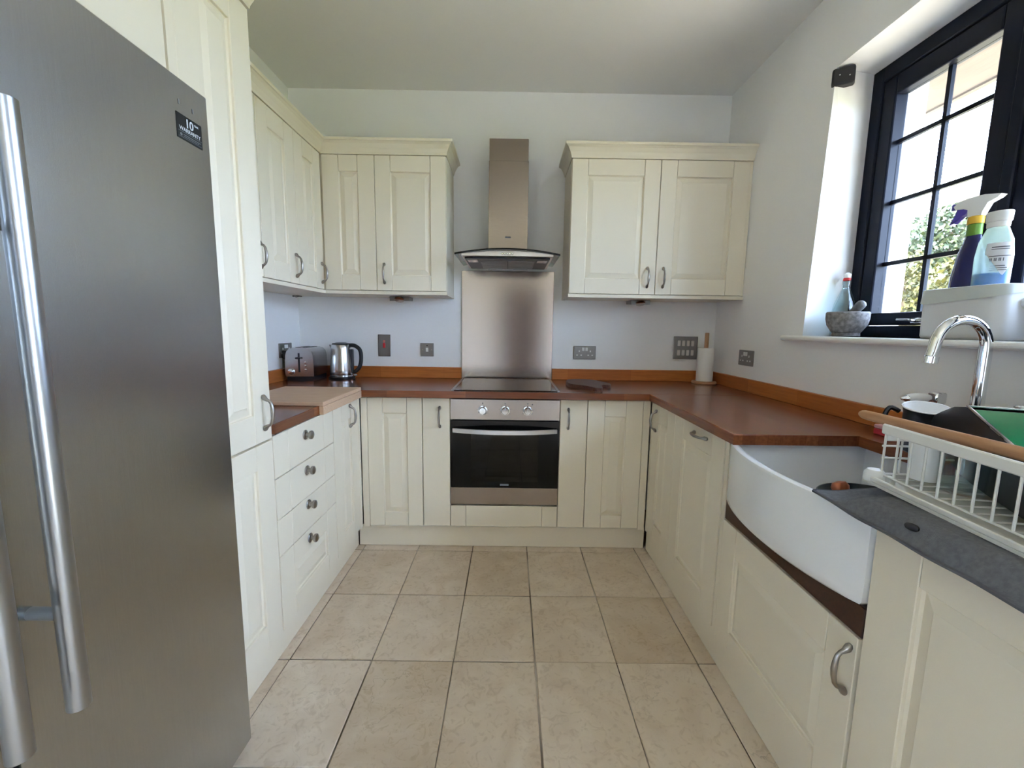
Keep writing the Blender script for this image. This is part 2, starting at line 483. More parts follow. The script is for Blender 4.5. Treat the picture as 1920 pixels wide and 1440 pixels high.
struct('ceiling', MB().box(XL - 0.3, XR + 0.42, YB - 0.3, 0.3, ZC, ZC + 0.25), CEIL, 'plain white painted ceiling')
struct('wall_back', MB().box(XL - 0.3, XR + 0.42, 0.0, 0.3, 0, ZC), WALL, 'white painted wall behind hood and hob')
struct('wall_left', MB().box(XL - 0.3, XL, -4.28, 0.0, 0, ZC).box(XL - 0.3, XL, YB, -4.68, 0, ZC).box(XL - 0.3, XL, -4.68, -4.28, 2.25, ZC), WALL, 'white painted wall behind toaster and fridge')
# right wall with the window opening (room face, frame line, outer face)
WY0, WY1 = -0.872, -2.47
Z0, Z1 = 1.235, 2.357
XF, XO = 1.573, 1.80
b = MB()
def rect(x, ya, yb, za, zb, ytop=None):
    return [V((x, ya, za)), V((x, yb, za)), V((x, yb, zb)), V((x, ya if ytop is None else ytop, zb))]
def holed(y_a, y_b, WYA, WYB, zlo, zhi, top):
    outer_in = rect(XR, y_a, y_b, 0, ZC); outer_out = rect(XO, y_a, y_b, 0, ZC)
    h_in = rect(XR, WYA + 0.001, WYB, zlo, zhi, top); h_mid = rect(XF, WYA, WYB, zlo, zhi)
    h_mid2 = rect(XF + 0.07, WYA, WYB, zlo, zhi)
    h_out = rect(XO, WYA - 0.020, WYB + 0.02, zlo - 0.03, zhi + 0.06)
    loops = [outer_in, h_in, h_mid, h_mid2, h_out, outer_out]
    bv = [[b.bm.verts.new(p) for p in L] for L in loops]
    for A, B in zip(bv, bv[1:] + bv[:1]):
        for i in range(4):
            b.bm.faces.new((A[i], A[(i + 1) % 4], B[(i + 1) % 4], B[i]))
holed(0, -2.70, WY0, WY1, Z0, Z1, -0.918)
W2A, W2B, W2Z0, W2Z1 = -3.55, -4.62, 0.20, 2.45
holed(-2.70, YB, W2A, W2B, W2Z0, W2Z1, None)
struct('wall_right', b, WALL, 'white painted wall with deep window reveal')
struct('wall_front', MB().box(XL - 0.3, XR + 0.42, YB - 0.3, YB, 0, ZC), WALL, 'white painted wall at the far end of the room')
d1 = struct('added_dark_door', MB().box(-0.13, 0.63, YB, YB + 0.04, 0.005, 2.02, bev=0.004), DARKWOOD, 'made-up dark door at room end, darkening the splashback reflection')  # unseen door, added to give the splashback a dark central reflection
obj('door_frame', MB().box(-0.20, -0.13, YB, YB + 0.05, 0.0, 2.09).box(0.63, 0.70, YB, YB + 0.05, 0.0, 2.09).box(-0.13, 0.63, YB, YB + 0.05, 2.02, 2.09), SILL, d1)
d2 = struct('added_glazed_door', MB().box(XL - 0.14, XL - 0.07, -4.34, -4.28, 0, 2.25).box(XL - 0.14, XL - 0.07, -4.68, -4.62, 0, 2.25).box(XL - 0.14, XL - 0.07, -4.62, -4.34, 2.19, 2.25)
    .box(XL - 0.14, XL - 0.07, -4.62, -4.34, 0, 0.07), NAVY, 'added dark framed glazed door beyond the fridge for fill daylight')  # unseen glazed opening, added to let side daylight onto the right run
obj('pane', MB().box(XL - 0.11, XL - 0.105, -4.62, -4.34, 0.07, 2.19), PANE, d2)
w2 = struct('added_fill_window', MB().box(XF, XF + 0.07, W2A - 0.06, W2A, W2Z0, W2Z1).box(XF, XF + 0.07, W2B, W2B + 0.06, W2Z0, W2Z1)
    .box(XF, XF + 0.07, W2B + 0.06, W2A - 0.06, W2Z1 - 0.06, W2Z1).box(XF, XF + 0.07, W2B + 0.06, W2A - 0.06, W2Z0, W2Z0 + 0.06)
    .box(XF, XF + 0.07, -3.94, -3.86, W2Z0 + 0.06, W2Z1 - 0.06), NAVY, 'added dark framed window behind the camera for fill daylight')  # unseen window, added to fill the kitchen with daylight from behind
obj('pane', MB().box(XF + 0.03, XF + 0.035, -3.86, W2A - 0.06, W2Z0 + 0.06, W2Z1 - 0.06), PANE, w2)
obj('pane', MB().box(XF + 0.03, XF + 0.035, W2B + 0.06, -3.94, W2Z0 + 0.06, W2Z1 - 0.06), PANE, w2)

# ------------------------------------------------------------------ window
win = struct('window_1', MB()
    .box(XF, XF + 0.07, WY0 - 0.055, WY0, Z0, Z1, bev=0.004).box(XF, XF + 0.07, WY1, WY1 + 0.055, Z0, Z1, bev=0.004)
    .box(XF, XF + 0.07, WY1 + 0.055, WY0 - 0.055, Z1 - 0.06, Z1, bev=0.004).box(XF, XF + 0.07, WY1 + 0.055, WY0 - 0.055, Z0, Z0 + 0.048, bev=0.004),
    NAVY, 'dark navy casement window with astragal bars')
def casement(ya, yb, name):
    """sash between ya (far) and yb (near) with a 2 x 4 grid of panes"""
    zs, ze = Z0 + 0.050, Z1 - 0.062
    st = 0.062
    b = MB()
    b.box(XF + 0.006, XF + 0.062, ya - st, ya, zs, ze, bev=0.006, seg=2).box(XF + 0.006, XF + 0.062, yb, yb + st, zs, ze, bev=0.006, seg=2)
    b.box(XF + 0.006, XF + 0.062, yb + st, ya - st, ze - 0.075, ze, bev=0.006, seg=2).box(XF + 0.006, XF + 0.062, yb + st, ya - st, zs, zs + 0.052, bev=0.006, seg=2)
    s_ = obj('sash', b, NAVY, win)
    g0, g1 = ya - st, yb + st
    zb, zt = zs + 0.052, ze - 0.075
    ym = (g0 + g1) / 2
    zr = [zb, 1.543, 1.794, 2.036, zt]
    obj('glazing_bar', MB().box(XF + 0.036, XF + 0.050, ym - 0.008, ym + 0.008, zb, zt), NAVY, s_)
    for z in zr[1:4]:
        obj('glazing_bar', MB().box(XF + 0.036, XF + 0.050, g1, g0, z - 0.008, z + 0.008), NAVY, s_)
    for a, c in ((g0, ym + 0.008), (ym - 0.008, g1)):
        for k in range(4):
            lo = zr[k] + (0.008 if k else 0); hi = zr[k + 1] - (0.008 if k < 3 else 0)
            obj('pane', MB().box(XF + 0.041, XF + 0.045, c, a, lo, hi), PANE, s_)
casement(-0.930, -1.440, 'opening')
obj('mullion', MB().box(XF, XF + 0.07, -1.478, -1.442, Z0 + 0.048, Z1 - 0.06, bev=0.004), NAVY, win)
casement(-1.480, -1.915, 'fixed')
obj('mullion', MB().box(XF, XF + 0.07, -1.953, -1.917, Z0 + 0.048, Z1 - 0.06, bev=0.004), NAVY, win)
casement(-1.955, -2.412, 'opening')
hd = obj('window_handle', MB().box(XF - 0.012, XF + 0.006, -1.27, -1.205, 1.288, 1.312, bev=0.004)
         .tube(smooth_curve([(XF - 0.012, -1.235, 1.300), (XF - 0.030, -1.232, 1.302), (XF - 0.034, -1.225, 1.304), (XF - 0.034, -1.175, 1.306)], 4), 0.005), CHROME, win, smooth=True)
hd['label'] = 'chrome window handle'
sill = struct('trim_1', MB().box(1.335, XF + 0.002, -2.55, -0.766, Z0 - 0.024, Z0, bev=0.0115, seg=4), SILL, 'white window sill board with rounded nose')

# ------------------------------------------------------------------ outside
struct('ground', MB().box(-40, 60, -40, 60, -0.5, -0.25), GRASS, 'green lawn outside the window')
struct('bounce_paving', MB().box(XO, 6.0, -12, 6.0, -0.26, -0.18).box(-7.0, XL - 0.3, -12, 4.0, -0.26, -0.18), BOUNCESTONE, 'buff paving added beside the house to bounce warm daylight')  # unseen paving, added to bounce warm light up to the ceiling
struct('trim_2', MB().box(XO, 2.27, YB, 1.5, 2.435, 2.50).box(2.24, 2.27, YB, 1.5, 2.425, 2.60), SOFFIT, 'beige boarded eaves soffit outside the window')
struct('sun_block_roof', MB().box(XL - 0.3, 2.27, YB - 0.3, 1.5, 2.95, 3.05), RENDER, 'unseen flat slab added over the kitchen to block sun')  # unseen slab, added to stop sun leaking in and cast house shadow
pg = thing('garden_pergola', (4.0, 1.0, -0.25), 'grey timber rail on posts crossing high behind window panes', 'pergola')
obj('beam', MB().box(3.97, 4.03, -3.0, 6.0, 2.43, 2.50), GREYBEAM, pg)
for y in (-2.9, 5.9):
    obj('post', MB().box(3.96, 4.04, y - 0.05, y + 0.05, -0.25, 2.43), GREYBEAM, pg)

def foliage(c, r, n, size, seed, conical=False):
    rnd = random.Random(seed)
    b = MB()
    for i in range(n):
        while True:
            p = V((rnd.uniform(-1, 1), rnd.uniform(-1, 1), rnd.uniform(-1, 1)))
            if 0.25 < p.length < 1.0: break
        if conical:
            k = 0.5 * (1 - p.z) * 0.95 + 0.08
            p = V((p.x * k, p.y * k, p.z))
        q = V(c) + V((p.x * r[0], p.y * r[1], p.z * r[2]))
        d = V((rnd.gauss(0, 1), rnd.gauss(0, 1), rnd.gauss(0, 1))).normalized()
        e = d.orthogonal().normalized(); f = d.cross(e)
        s_ = size * rnd.uniform(0.6, 1.3)
        b.quad([q + e * s_, q + f * s_ * 0.5, q - e * s_, q - f * s_ * 0.5])
    return b
def tree(name, x, y, h, r, label, m_, conical, seed, n=2600, size=0.11):
    t = thing(name, (x, y, -0.25), label, 'tree' if 'tree' in name else 'bush', 'trees and bushes beyond the window')
    obj('trunk', MB().tube([(x, y, -0.25), (x + 0.05, y, h * 0.4), (x, y, h * 0.8)], [0.12, 0.09, 0.03]), BARK, t)
    o = obj('foliage', foliage((x, y, h * 0.5 - 0.05), (r, r, h * 0.5 + 0.05), n, size, seed, conical), m_, t)
    o['kind'] = 'stuff'
for k, (x, y, h) in enumerate(((13.0, 12.6, 4.6), (13.0, 10.3, 5.3), (13.2, 8.0, 5.0), (13.0, 5.7, 4.8), (13.0, 3.4, 4.6), (15.8, 14.6, 5.8), (15.8, 11.9, 5.6), (15.8, 9.2, 5.9))):
    tree('garden_tree', x, y, h, 1.10,
         ['green garden tree at the far left edge of the window view', 'tall green garden tree left of the vertical glazing bar', 'green garden tree behind the navy spray bottle',
          'green garden tree beyond the window mullion', 'green garden tree beyond the middle window light', 'distant green tree at the far left of the window view',
          'distant green tree between the two nearer garden trees', 'distant green tree showing above the spray bottle'][k], LEAFG, False, k + 1, 4600, 0.105)
for k, (y, h) in enumerate(((8.1, 2.9), (6.4, 3.0), (4.7, 2.9), (3.0, 2.8), (1.3, 2.8))):
    tree('garden_bush', 8.1 + 0.2 * (k % 2), y, h, 0.82,
         ['yellow green garden bush at the left edge of the window view', 'yellow green garden bush low in the panes above the mortar',
          'yellow green garden bush low behind the white caddy', 'yellow green garden bush low beyond the window mullion', 'yellow green garden bush low past the middle window light'][k],
         LEAFY, False, 20 + k, 4600, 0.062)

# ================================================================== CABINET KIT
def fr_back(x, z, y=-0.580): return Fr((x, y, z), (1, 0, 0), (0, 0, 1), (0, -1, 0))
def fr_left(y, z, x=-0.785): return Fr((x, y, z), (0, 1, 0), (0, 0, 1), (1, 0, 0))
def fr_right(y, z, x=0.795): return Fr((x, y, z), (0, -1, 0), (0, 0, 1), (-1, 0, 0))

def door(parent, fr, w, h, stile=0.088, rail=0.080, top_rail=None, name='door', field=0.030, plain=False):
    """framed raised-panel door; fr at its lower left corner on the front face"""
    tr_ = rail if top_rail is None else top_rail
    g = 0.0015; t = 0.020
    b = MB()
    if plain:
        b.box(0, w, 0, h, -t, 0, fr, bev=0.002)
        return obj(name, b, CREAM, parent)
    e = 0.0008
    b.box(0, stile - e, 0, h, -t, 0, fr, bev=0.0016).box(w - stile + e, w, 0, h, -t, 0, fr, bev=0.0016)
    b.box(stile + e, w - stile - e, 0, rail, -t, 0, fr, bev=0.0016).box(stile + e, w - stile - e, h - tr_, h, -t, 0, fr, bev=0.0016)
    d = obj(name, b, CREAM, parent)
    a0, a1, b0, b1 = stile - 0.001, w - stile + 0.001, rail - 0.001, h - tr_ + 0.001
    def loop(i, c): return [fr.p(a0 + i, b0 + i, c), fr.p(a1 - i, b0 + i, c), fr.p(a1 - i, b1 - i, c), fr.p(a0 + i, b1 - i, c)]
    pn = MB().rings([loop(0, -t), loop(0, -0.0080), loop(0.005, -0.0125), loop(field, -0.004), loop(field + 0.002, -0.003)], cap0=True, cap1=True)
    obj('panel', pn, CREAM, d)
    return d

def handle(parent, fr, a, b_, horizontal=False, L=0.120):
    """pewter bow handle with flared feet, centre at (a, b_) on the door face"""
    def P(l, o): return fr.p(a + l, b_, o) if horizontal else fr.p(a, b_ + l, o)
    k = L / 0.12
    prof = [(-0.060, 0.002, 0.0035), (-0.055, 0.004, 0.0065), (-0.048, 0.008, 0.0070), (-0.043, 0.015, 0.0046), (-0.040, 0.022, 0.0040), (-0.032, 0.028, 0.0042),
            (-0.015, 0.0315, 0.0050), (0, 0.0325, 0.0054)]
    prof = prof + [(-l, o, r) for l, o, r in reversed(prof[:-1])]
    hb = MB().tube([P(l * k, o) for l, o, r in prof], [r * 1.2 for l, o, r in prof], 10)
    return obj('handle', hb, PEWTER, parent, smooth=True)

def knob(parent, fr, a, b_):
    prof = [(0.0005, 0.0), (0.019, 0.0), (0.020, 0.002), (0.018, 0.0045), (0.009, 0.006), (0.0075, 0.012), (0.009, 0.016), (0.0155, 0.019), (0.0175, 0.024), (0.0165, 0.029), (0.011, 0.0325), (0.0005, 0.0335)]
    return obj('knob', MB().lathe(prof, fr.p(a, b_, 0), fr.n, 20), PEWTER, parent, smooth=True)

ZD0, ZD1 = 0.142, 0.869

# ------------------------------------------------------------------ back run, base units
c = thing('base_cabinet', (-0.60, -0.3, 0), 'cream base cabinet with raised panel door in corner left of the oven', 'cabinet')
obj('carcass', MB().box(-0.775, -0.4515, -0.559, -0.01, 0.13, 0.875), CREAMIN, c)
door(c, fr_back(-0.748, ZD0), 0.2955, ZD1 - ZD0, 0.082, 0.074, 0.085)
obj('corner_post', MB().box(-0.785, -0.750, -0.580, -0.561, ZD0 - 0.01, ZD1, bev=0.002), CREAM, c)
c = thing('pull_out_cabinet', (-0.375, -0.3, 0), 'narrow plain cream pull-out cabinet touching left side of oven', 'cabinet', 'narrow pull-outs beside the oven')
obj('carcass', MB().box(-0.4495, -0.299, -0.559, -0.01, 0.13, 0.875), CREAMIN, c)
d = door(c, fr_back(-0.4485, ZD0), 0.1485, ZD1 - ZD0, plain=True)
handle(d, fr_back(-0.4485, ZD0), 0.094, 0.624)
c = thing('pull_out_cabinet', (0.375, -0.3, 0), 'narrow plain cream pull-out cabinet touching right side of oven', 'cabinet', 'narrow pull-outs beside the oven')
obj('carcass', MB().box(0.299, 0.4475, -0.559, -0.01, 0.13, 0.875), CREAMIN, c)
d = door(c, fr_back(0.300, ZD0), 0.1465, ZD1 - ZD0, plain=True)
handle(d, fr_back(0.300, ZD0), 0.044, 0.624)
c = thing('base_cabinet', (0.60, -0.3, 0), 'cream base cabinet with raised panel door in corner right of the oven', 'cabinet')
obj('carcass', MB().box(0.4495, 0.792, -0.559, -0.01, 0.13, 0.875), CREAMIN, c)
door(c, fr_back(0.450, ZD0), 0.300, ZD1 - ZD0, 0.092, 0.074, 0.088)
obj('corner_post', MB().box(0.752, 0.790, -0.580, -0.561, ZD0 - 0.01, ZD1, bev=0.002), CREAM, c)
c = thing('oven_housing', (0.0, -0.3, 0), 'cream housing panel directly below the built-in oven', 'cabinet')
obj('carcass', MB().box(-0.2975, 0.2975, -0.559, -0.01, 0.13, 0.262), CREAMIN, c)
fr = fr_back(-0.2965, ZD0)
dr = obj('drawer_front', MB().box(0, 0.0835, 0, 0.121, -0.02, 0, fr, bev=0.0016).box(0.085, 0.508, 0, 0.121, -0.02, 0, fr, bev=0.0016).box(0.5095, 0.593, 0, 0.121, -0.02, 0, fr, bev=0.0016), CREAM, c)

# ------------------------------------------------------------------ oven
ov = thing('built_in_oven', (0, -0.3, 0.27), 'stainless steel built-in oven with black glass door', 'oven')
obj('oven_body', MB().box(-0.290, 0.290, -0.10, -0.03, 0.272, 0.862).box(-0.290, -0.275, -0.556, -0.10, 0.272, 0.862).box(0.275, 0.290, -0.556, -0.10, 0.272, 0.862)
    .box(-0.275, 0.275, -0.556, -0.10, 0.272, 0.300).box(-0.275, 0.275, -0.556, -0.10, 0.745, 0.862), BLACKP, ov)
cp = obj('control_panel', MB().box(-0.2975, 0.2975, -0.582, -0.557, 0.753, 0.867, bev=0.002), STEELH, ov)
for x in (-0.122, 0.0, 0.122):
    obj('knob', MB().lathe([(0.0255, 0), (0.0255, 0.003), (0.021, 0.004), (0.0195, 0.022), (0.017, 0.025)], (x, -0.582, 0.806), (0, -1, 0), 24)
        .box(x - 0.004, x + 0.004, -0.613, -0.606, 0.787, 0.825, bev=0.001), CHROME, cp, smooth=True)
    tk = MB()
    for a in range(7):
        an = math.radians(-30 + a * 40)
        r0, r1 = 0.029, 0.033
        px, pz = x + math.cos(an) * 0.031, 0.806 + math.sin(an) * 0.031
        tk.box(px - 0.0014, px + 0.0014, -0.5826, -0.582, pz - 0.0014, pz + 0.0014)
    tk.box(x - 0.003, x + 0.003, -0.5826, -0.582, 0.842, 0.847)
    if x > 0.1: tk.box(x + 0.022, x + 0.028, -0.5826, -0.582, 0.838, 0.844)
    obj('dial_marks', tk, INK, cp)
dr = obj('oven_door', MB().box(-0.2965, -0.185, -0.582, -0.566, 0.372, 0.748).box(0.185, 0.2965, -0.582, -0.566, 0.372, 0.748)
         .box(-0.185, 0.185, -0.582, -0.566, 0.372, 0.405).box(-0.185, 0.185, -0.582, -0.566, 0.672, 0.748), BLACKGL, ov)
obj('door_window', MB().box(-0.185, 0.185, -0.582, -0.578, 0.405, 0.672), OVENGL, dr)
hp = MB()
n = 16; L0 = []; 
for i in range(n + 1):
    t = -1 + 2 * i / n
    x = 0.283 * t; y = -0.600 - 0.045 * (1 - t * t)
    L0.append([V((x, y - 0.006, 0.687)), V((x, y + 0.006, 0.687)), V((x, y + 0.006, 0.710)), V((x, y - 0.006, 0.710))])
hp.rings(L0)
hp.box(-0.283, -0.262, -0.600, -0.582, 0.690, 0.707).box(0.262, 0.283, -0.600, -0.582, 0.690, 0.707)
h = obj('handle', hp, mat('oven_handle_steel', (0.66, 0.65, 0.66), 0.35, metal=1.0), dr); h['label'] = 'bowed satin steel bar handle'
obj('lower_strip', MB().box(-0.2975, 0.2975, -0.582, -0.557, 0.272, 0.370, bev=0.002), STEELH, ov)
for z in (0.46, 0.565):
    b = MB().tube([(-0.26, -0.52, z), (0.26, -0.52, z)], 0.003, 6).tube([(-0.26, -0.13, z), (0.26, -0.13, z)], 0.003, 6)
    for k in range(14):
        x = -0.24 + k * 0.0369
        b.tube([(x, -0.52, z), (x, -0.13, z)], 0.0016, 5)
    obj('oven_rack', b, CHROME, ov)
obj('badge', MB().box(-0.024, 0.024, -0.5826, -0.582, 0.383, 0.393), STICKERG, dr)

# ------------------------------------------------------------------ plinths
tag(obj('plinth', MB().box(-0.826, 0.806, -0.536, -0.518, 0.002, 0.128, bev=0.001), CREAM), 'cream plinth board under the oven run', 'plinth')
tag(obj('plinth', MB().box(-0.850, -0.832, -1.757, -0.538, 0.002, 0.128, bev=0.001), CREAM), 'cream plinth board under drawers and tall larder', 'plinth')
tag(obj('plinth', MB().box(0.817, 0.835, -2.66, -0.545, 0.002, 0.128, bev=0.001), CREAM), 'cream plinth board under dishwasher and sink side', 'plinth')

# ------------------------------------------------------------------ left run, base units
XD = -0.788
c = thing('base_cabinet', (-1.0, -0.76, 0), 'slim cream door cabinet between corner and drawer stack', 'cabinet')
obj('carcass', MB().box(-1.36, XD - 0.021, -0.934, -0.61, 0.13, 0.875), CREAMIN, c)
d = door(c, fr_left(-0.931, ZD0, XD), 0.318, ZD1 - ZD0, 0.098, 0.085)
handle(d, fr_left(-0.931, ZD0, XD), 0.318 - 0.085 - 0.034, 0.655)
obj('corner_post', MB().box(XD - 0.020, XD, -0.611, -0.582, ZD0 - 0.01, ZD1, bev=0.002), CREAM, c)
c = thing('drawer_cabinet', (-1.0, -1.18, 0), 'cream four drawer cabinet with round pewter knobs', 'drawers')
obj('carcass', MB().box(-1.36, XD - 0.021, -1.435, -0.936, 0.13, 0.875), CREAMIN, c)
W = 0.496
for k, (za, zb) in enumerate(((0.142, 0.4235), (0.4265, 0.5595), (0.5625, 0.7125), (0.7155, 0.869))):
    f = fr_left(-1.433, za, XD)
    if k == 0:
        d = door(c, f, W, zb - za, 0.098, 0.075, 0.085, name='drawer')
        kz = 0.395 - za
    else:
        e = 0.0006
        d = obj('drawer', MB().box(0, 0.098 - e, 0, zb - za, -0.02, 0, f, bev=0.0016).box(0.098 + e, W - 0.098 - e, 0, zb - za, -0.02, 0, f, bev=0.0016)
                .box(W - 0.098 + e, W, 0, zb - za, -0.02, 0, f, bev=0.0016), CREAM, c)
        kz = (0, 0.539, 0.682, 0.828)[k] - za
    knob(d, f, 0.228, kz - 0.010)

# ------------------------------------------------------------------ tall larder and the cupboard over the fridge
c = thing('larder_cabinet', (-1.08, -1.60, 0), 'tall cream larder cabinet standing between fridge and drawers', 'cabinet')
obj('carcass', MB().box(-1.372, XD - 0.021, -1.756, -1.439, 0.13, 2.20), CREAM, c)
f = fr_left(-1.752, ZD0, XD)
door(c, f, 0.313, 0.859 - ZD0, 0.094, 0.092, 0.080, name='lower_door')
f = fr_left(-1.752, 0.866, XD)
d = door(c, f, 0.313, 2.196 - 0.866, 0.094, 0.095, 0.085, name='upper_door')
handle(d, f, 0.313 - 0.045, 0.962 - 0.866)
obj('filler_strip', MB().box(XD - 0.021, XD, -1.781, -1.754, 0.02, 2.196), CREAM, c)
c = thing('over_fridge_cabinet', (-1.08, -2.32, 1.83), 'cream cabinet mounted above the steel fridge freezer', 'cabinet')
obj('carcass', MB().box(-1.372, XD - 0.021, -2.93, -1.784, 1.835, 2.20), CREAMIN, c)
door(c, fr_left(-2.352, 1.838, XD), 0.565, 0.358, plain=True)
door(c, fr_left(-2.92, 1.838, XD), 0.565, 0.358, plain=True)

# ------------------------------------------------------------------ fridge freezer
fz = thing('fridge_freezer', (-1.03, -2.31, 0), 'brushed steel fridge freezer with two tall doors and long bar handles', 'fridge')
obj('fridge_body', MB().box(-1.345, -0.782, -2.855, -1.768, 0.04, 1.785, bev=0.004), FRIDGESIDE, fz)
obj('kick_strip', MB().box(-1.30, -0.800, -2.85, -1.772, 0.004, 0.04), BLACKP, fz)
XFZ = -0.717
def fridge_door(ya, yb, name):
    pts = [V((XFZ - 0.060, ya, 0)), V((XFZ - 0.012, ya, 0)), V((XFZ, ya - 0.012 * (1 if ya > yb else -1), 0)), V((XFZ, yb, 0)), V((XFZ - 0.060, yb, 0))]
    pts = [p + V((0, 0, 0.055)) for p in pts]
    b = MB().prism(pts, (0, 0, 1.732))
    return obj(name, b, FRIDGE, fz)
dr = obj('door', MB().box(XFZ - 0.060, XFZ, -2.302, -1.763, 0.052, 1.789, bev=0.003, seg=2), FRIDGE, fz)
dl = obj('door', MB().box(XFZ - 0.060, XFZ, -2.852, -2.310, 0.052, 1.789, bev=0.003, seg=2), FRIDGE, fz)
for d_, y in ((dr, -2.262), (dl, -2.346)):
    xb = XFZ + 0.057
    b = MB().lathe([(0.0145, 0), (0.0155, 0.001), (0.0155, 0.907), (0.0145, 0.908)], (xb, y, 0.640), (0, 0, 1), 28)
    h = obj('handle', b, BAR, d_, smooth=True); h['label'] = 'long round steel bar handle'
    for z in (0.80, 1.385):
        obj('handle_standoff', MB().tube([(XFZ, y, z), (xb, y, z)], 0.010, 14), FRIDGESIDE, d_, smooth=True)
f = Fr((XFZ + 0.0004, -1.868, 1.660), (0, 1, 0.0), (0, 0, 1), (1, 0, 0))
stk = obj('warranty_sticker', MB().box(0, 0.078, 0, 0.053, 0, 0.0006, f), STICKERB, dr)
stk['label'] = 'small black ten year warranty sticker'
f2 = Fr(f.p(0, 0, 0.0007), f.u, f.v, f.n)
text('lettering', '10', 0.026, Fr(f2.p(0.038, 0.038), f.u, f.v, f.n), STICKERW, dr, bold=0.0003)
text('lettering', 'YEAR', 0.006, Fr(f2.p(0.060, 0.044), f.u, f.v, f.n), STICKERW, dr)
text('lettering', 'WARRANTY', 0.0118, Fr(f2.p(0.039, 0.0225), f.u, f.v, f.n), STICKERW, dr)
obj('sticker_lines', MB().box(0.003, 0.075, 0.0158, 0.0166, 0.0006, 0.0009, f).box(0.003, 0.075, 0.0040, 0.0046, 0.0006, 0.0009, f)
    .box(0.018, 0.072, 0.0105, 0.0120, 0.0006, 0.0009, f).box(0.018, 0.066, 0.0070, 0.0082, 0.0006, 0.0009, f)
    .lathe([(0.0035, 0.0006), (0.0035, 0.0009)], f.p(0.011, 0.0095, 0), f.n, 12), STICKERG, dr)
obj('tape_scrap', MB().box(0.010, 0.013, 0.072, 0.082, 0, 0.0005, f), STICKERG, dr)
obj('tape_scrap', MB().box(0.052, 0.055, 0.070, 0.080, 0, 0.0005, f), STICKERG, dr)

# ------------------------------------------------------------------ right run, base units
XDR = 0.795
c = thing('base_cabinet', (1.08, -0.76, 0), 'cream door cabinet between oven corner and slim dishwasher', 'cabinet')
obj('carcass', MB().box(XDR + 0.021, 1.37, -0.918, -0.61, 0.13, 0.875), CREAMIN, c)
f = fr_right(-0.606, ZD0, XDR)
d = door(c, f, 0.311, ZD1 - ZD0, 0.096, 0.085, 0.096)
handle(d, f, 0.062, 0.637)
obj('corner_post', MB().box(XDR, XDR + 0.02, -0.604, -0.582, ZD0 - 0.01, ZD1, bev=0.002), CREAM, c)
c = thing('dishwasher', (1.08, -1.15, 0), 'slim dishwasher behind cream panel with sideways bow handle', 'dishwasher')
obj('dishwasher_body', MB().box(XDR + 0.021, 1.36, -1.383, -0.922, 0.13, 0.87), CREAMIN, c)
f = fr_right(-0.920, ZD0, XDR)
d = door(c, f, 0.463, ZD1 - ZD0, 0.094, 0.075, 0.094, name='door')
handle(d, f, 0.272, 0.837 - ZD0 - 0.003, horizontal=True, L=0.125)
tag(obj('divider_board', MB().box(XDR + 0.002, 1.37, -1.414, -1.391, 0.13, 0.874, bev=0.001), CREAM), 'cream upright board between dishwasher and sink', 'board')
c = thing('sink_cabinet', (1.08, -1.72, 0), 'low cream cabinet carrying the curved white sink', 'cabinet')
obj('carcass', MB().box(XDR + 0.021, 1.37, -2.022, -1.417, 0.13, 0.583), CREAMIN, c)
f = fr_right(-1.418, ZD0, XDR)
d = door(c, f, 0.602, 0.585 - ZD0, 0.088, 0.068, 0.100)
handle(d, f, 2.005 - 1.418, 0.500 - ZD0, L=0.125)
tag(obj('support_board', MB().box(XDR + 0.004, 1.37, -2.024, -1.417, 0.588, 0.659, bev=0.002), DARKWOOD), 'dark oiled wood board directly under the white sink', 'board')
c = thing('base_cabinet', (1.08, -2.34, 0), 'cream base cabinet with panelled door below grey draining mat', 'cabinet')
obj('carcass', MB().box(XDR + 0.021, 1.37, -2.655, -2.032, 0.13, 0.875).box(XDR + 0.002, XDR + 0.021, -2.049, -2.030, 0.13, 0.875), CREAM, c)
door(c, fr_right(-2.031, ZD0, XDR), 0.600, ZD1 - ZD0, 0.102, 0.085, 0.088)

# ------------------------------------------------------------------ worktop
ZT, ZB = 0.913, 0.8775
pts = [(-1.372, -1.437), (-0.778, -1.437), (-0.778, -0.622), (0.767, -0.622), (0.767, -1.491), (1.185, -1.491), (1.185, -2.046), (0.767, -2.046), (0.767, -2.66), (1.377, -2.66),
       (1.377, -0.002), (-1.372, -0.002)]
wt = tag(thing('worktop', (0, -0.3, ZB), None, None), 'dark oiled hardwood worktop running round three sides', 'worktop')
def slab(p, m_): return obj('worktop_length', MB().prism([V((x, y, ZB)) for x, y in p], (0, 0, ZT - ZB), bev=0.004), m_, wt)
slab([(-1.372, -0.002), (-1.372, -0.622), (0.767, -0.622), (1.377, -0.622), (1.377, -0.002)], WT_X)
slab([(-1.372, -0.6225), (-1.372, -1.437), (-0.778, -1.437), (-0.778, -0.6225)], WT_Y)
slab([(1.377, -0.6225), (0.767, -0.6225), (0.767, -1.491), (1.185, -1.491), (1.185, -2.046), (0.767, -2.046), (0.767, -2.66), (1.377, -2.66)], WT_Y)
ZU = 0.985
tag(obj('upstand', MB().box(-1.374 + 0.002, -0.301, -0.022, -0.001, ZT, ZU, bev=0.002), UP_X), 'hardwood upstand behind kettle left of steel splashback', 'upstand', 'wooden upstands on the worktop')
tag(obj('upstand', MB().box(0.303, 1.355, -0.022, -0.001, ZT, ZU, bev=0.002), UP_X), 'hardwood upstand right of steel splashback behind walnut board', 'upstand', 'wooden upstands on the worktop')
tag(obj('upstand', MB().box(-1.372, -1.351, -1.436, -0.024, ZT, ZU, bev=0.002), UP_Y), 'hardwood upstand on the wall beside the toaster', 'upstand', 'wooden upstands on the worktop')
